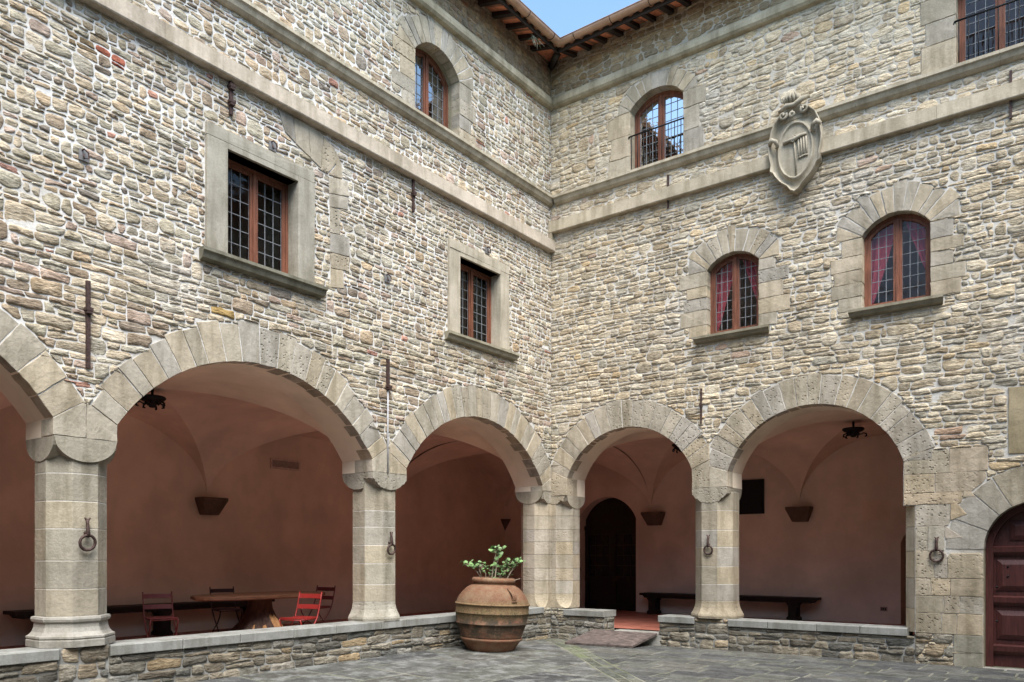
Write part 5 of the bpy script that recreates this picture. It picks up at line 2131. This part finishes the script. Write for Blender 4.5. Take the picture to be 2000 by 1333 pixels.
# ---------------------------------------------------------------- carved coat of arms
CS, CZ = 4.915, 8.25
arms = thing("coat_of_arms", FR(CS, CZ, 0), "carved stone coat of arms with an oval cartouche and scrolls across two string courses", "coat of arms")
FA = lambda a, b, n: FR(CS + a * .96, CZ + b * .96, n)
OUTL = [(0, -.70), (-.07, -.66), (-.13, -.57), (-.25, -.47), (-.33, -.36), (-.37, -.28), (-.42, -.25), (-.405, -.13), (-.435, 0), (-.45, .14), (-.43, .30), (-.40, .44), (-.34, .58), (-.24, .68), (-.12, .74), (0, .75),
        (.12, .74), (.24, .68), (.34, .58), (.40, .44), (.43, .30), (.45, .14), (.435, 0), (.405, -.13), (.42, -.25), (.37, -.28), (.33, -.36), (.25, -.47), (.13, -.57), (.07, -.66)]
mb = MB()
k = len(OUTL)
OV_ = []
for a, b in OUTL:
    an = math.atan2((b - .02) / .47, a / .285)
    OV_.append((.285 * math.cos(an), .02 + .47 * math.sin(an)))
rings_ = []
for f, n in ((0., .15), (.55, .15), (.90, .145), (.95, .145), (.97, .175), (1.0, .18)):
    rings_.append([(x * f, .02 + (y - .02) * f, n) for x, y in OV_])
for f, n in ((.12, .15), (.16, .135), (.45, .105), (.72, .12), (.88, .19), (.95, .215), (1.0, .205), (1.015, .17), (.98, .06), (.92, -.01)):
    rings_.append([(o[0] + (p[0] - o[0]) * f, o[1] + (p[1] - o[1]) * f, n) for o, p in zip(OV_, OUTL)])
vs = [FA(*p) for r in rings_ for p in r]
mb.add(vs, [(i * k + q, i * k + (q + 1) % k, (i + 1) * k + (q + 1) % k, (i + 1) * k + q) for i in range(len(rings_) - 1) for q in range(k)], 0, (.36, .32, .255), True)
arm_m = m_dressed("carved_grey_stone", False, .004)
sh_ = mb.build("cartouche", [arm_m], arms)
SC = (.36, .32, .255)


def spiral(mb, a, b, n, r, turns, dirn, th=.032, rot=0.):
    pts = []
    for i in range(22):
        t_ = i / 21
        an = rot + dirn * turns * 2 * PI * t_
        rr = r * (1 - .8 * t_)
        pts.append(FA(a + rr * math.cos(an), b + rr * math.sin(an), n + .05 * t_))
    mb.tube(pts, [th * (1 - .35 * i / 21) for i in range(22)], 7, 0, SC)


mb = MB()
spiral(mb, -.19, .64, .19, .065, 1.3, -1, .026, .6)
spiral(mb, .17, .66, .19, .065, 1.3, 1, .026, 2.5)
spiral(mb, -.02, .61, .21, .055, 1.2, 1, .024, 1.5)
mb.tube([FA(-.27, .74, .16), FA(-.12, .78, .22), FA(0, .76, .22), FA(.13, .82, .22), FA(.24, .86, .17)], [.03, .045, .04, .045, .03], 8, 0, SC)
mb.build("scroll", [arm_m], arms)
mb = MB()
M1 = Matrix.Translation(FA(-.04, .90, .13)) @ Matrix.Scale(.85, 4)
mb.lathe([(.0, -.12), (.08, -.11), (.13, -.06), (.145, 0), (.13, .06), (.09, .10), (.04, .12), (.035, .15), (.0, .16)], 18, 0, SC, M=M1, wob=lambda a, z: 1 + .10 * math.cos(6 * a))
for q in range(5):
    a = -.15 + q * .055
    mb.tube([FA(a, .82, .22), FA(a - .02, .90, .27 - .02 * abs(q - 2)), FA(-.04 + (q - 2) * .02, 1.0, .22)], [.02, .028, .015], 6, 0, SC)
mb.build("crest", [arm_m], arms)
for sg, zz in ((-1, .20), (1, .30)):                # ears of the cartouche curling forward
    mb = MB()
    mb.tube([FA(sg * .43, zz + .02, .19), FA(sg * .37, zz + .07, .23), FA(sg * .31, zz + .03, .22), FA(sg * .29, zz - .03, .18), FA(sg * .33, zz - .06, .16)], [.035, .04, .038, .03, .02], 8, 0, SC)
    mb.build("ear", [arm_m], arms)
mb = MB()
mb.tube([FA(-.20, .19, .165), FA(-.09, .20, .18), FA(0, .20, .185), FA(.10, .235, .18), (FA(.19, .245, .165))], [.026, .028, .036, .028, .024], 8, 0, SC)
mb.tube([FA(-.05, .18, .19), FA(-.02, .15, .19), FA(.01, .23, .19), FA(-.03, .24, .19)], .018, 6, 0, SC)
mb.tube([FA(-.01, .17, .17), FA(0, .0, .165), FA(.02, -.40, .158)], [.016, .014, .010], 6, 0, SC)
for q in range(4):
    a = .055 + q * .043
    mb.tube([FA(a, .20, .165), FA(a + .008, .03, .165), FA(a + .012, -.13 + .012 * q, .16)], [.016, .014, .014], 6, 0, SC)
mb.tube([FA(.05, -.13, .16), FA(.10, -.125, .165), FA(.16, -.11, .165), FA(.215, -.115, .16)], .014, 6, 0, SC)
pts = [FA(-.01 + .075 * math.cos(a), .20 + .075 * math.sin(a), .155) for a in [PI * i / 10 for i in range(11)]]
mb.tube(pts, .010, 6, 0, SC)
mb.build("relief", [arm_m], sh_)

# dry weed caught in the gutter near the corner
wd_ = thing("dry_weed", (.45, -1.24, 11.24), "small pale dry weed tuft hanging at the left gutter near the roof corner", "weed")
mb = MB()
rng = random.Random(3)
for i in range(16):
    p = Vector((.46, -1.24 + rng.gauss(0, .05), 11.30))
    d_ = Vector((rng.gauss(.02, .04), rng.gauss(0, .08), rng.uniform(-.22, -.03)))
    mb.tube([p, p + d_ * .5 + Vector((0, rng.gauss(0, .02), .01)), p + d_], [.007, .006, .003], 4, 0, (.42, .40, .32) if i % 3 else (.12, .14, .07))
mb.build("stalks", [M['attr']], wd_)

# ---------------------------------------------------------------- unseen other sides of the court, plain walls added to cut low skylight
mb = MB()
mb.box((13.6, -18.3, -.2), (14.2, 4.9, 11.0), 0)
mb.box((-.65, -18.9, -.2), (13.597, -18.3, 11.0), 0)
tag(mb.build("unseen_courtyard_wall", [m_mortar("rendered_far_wall", (.40, .36, .28), (.26, .23, .18), .5)]), kind="structure")
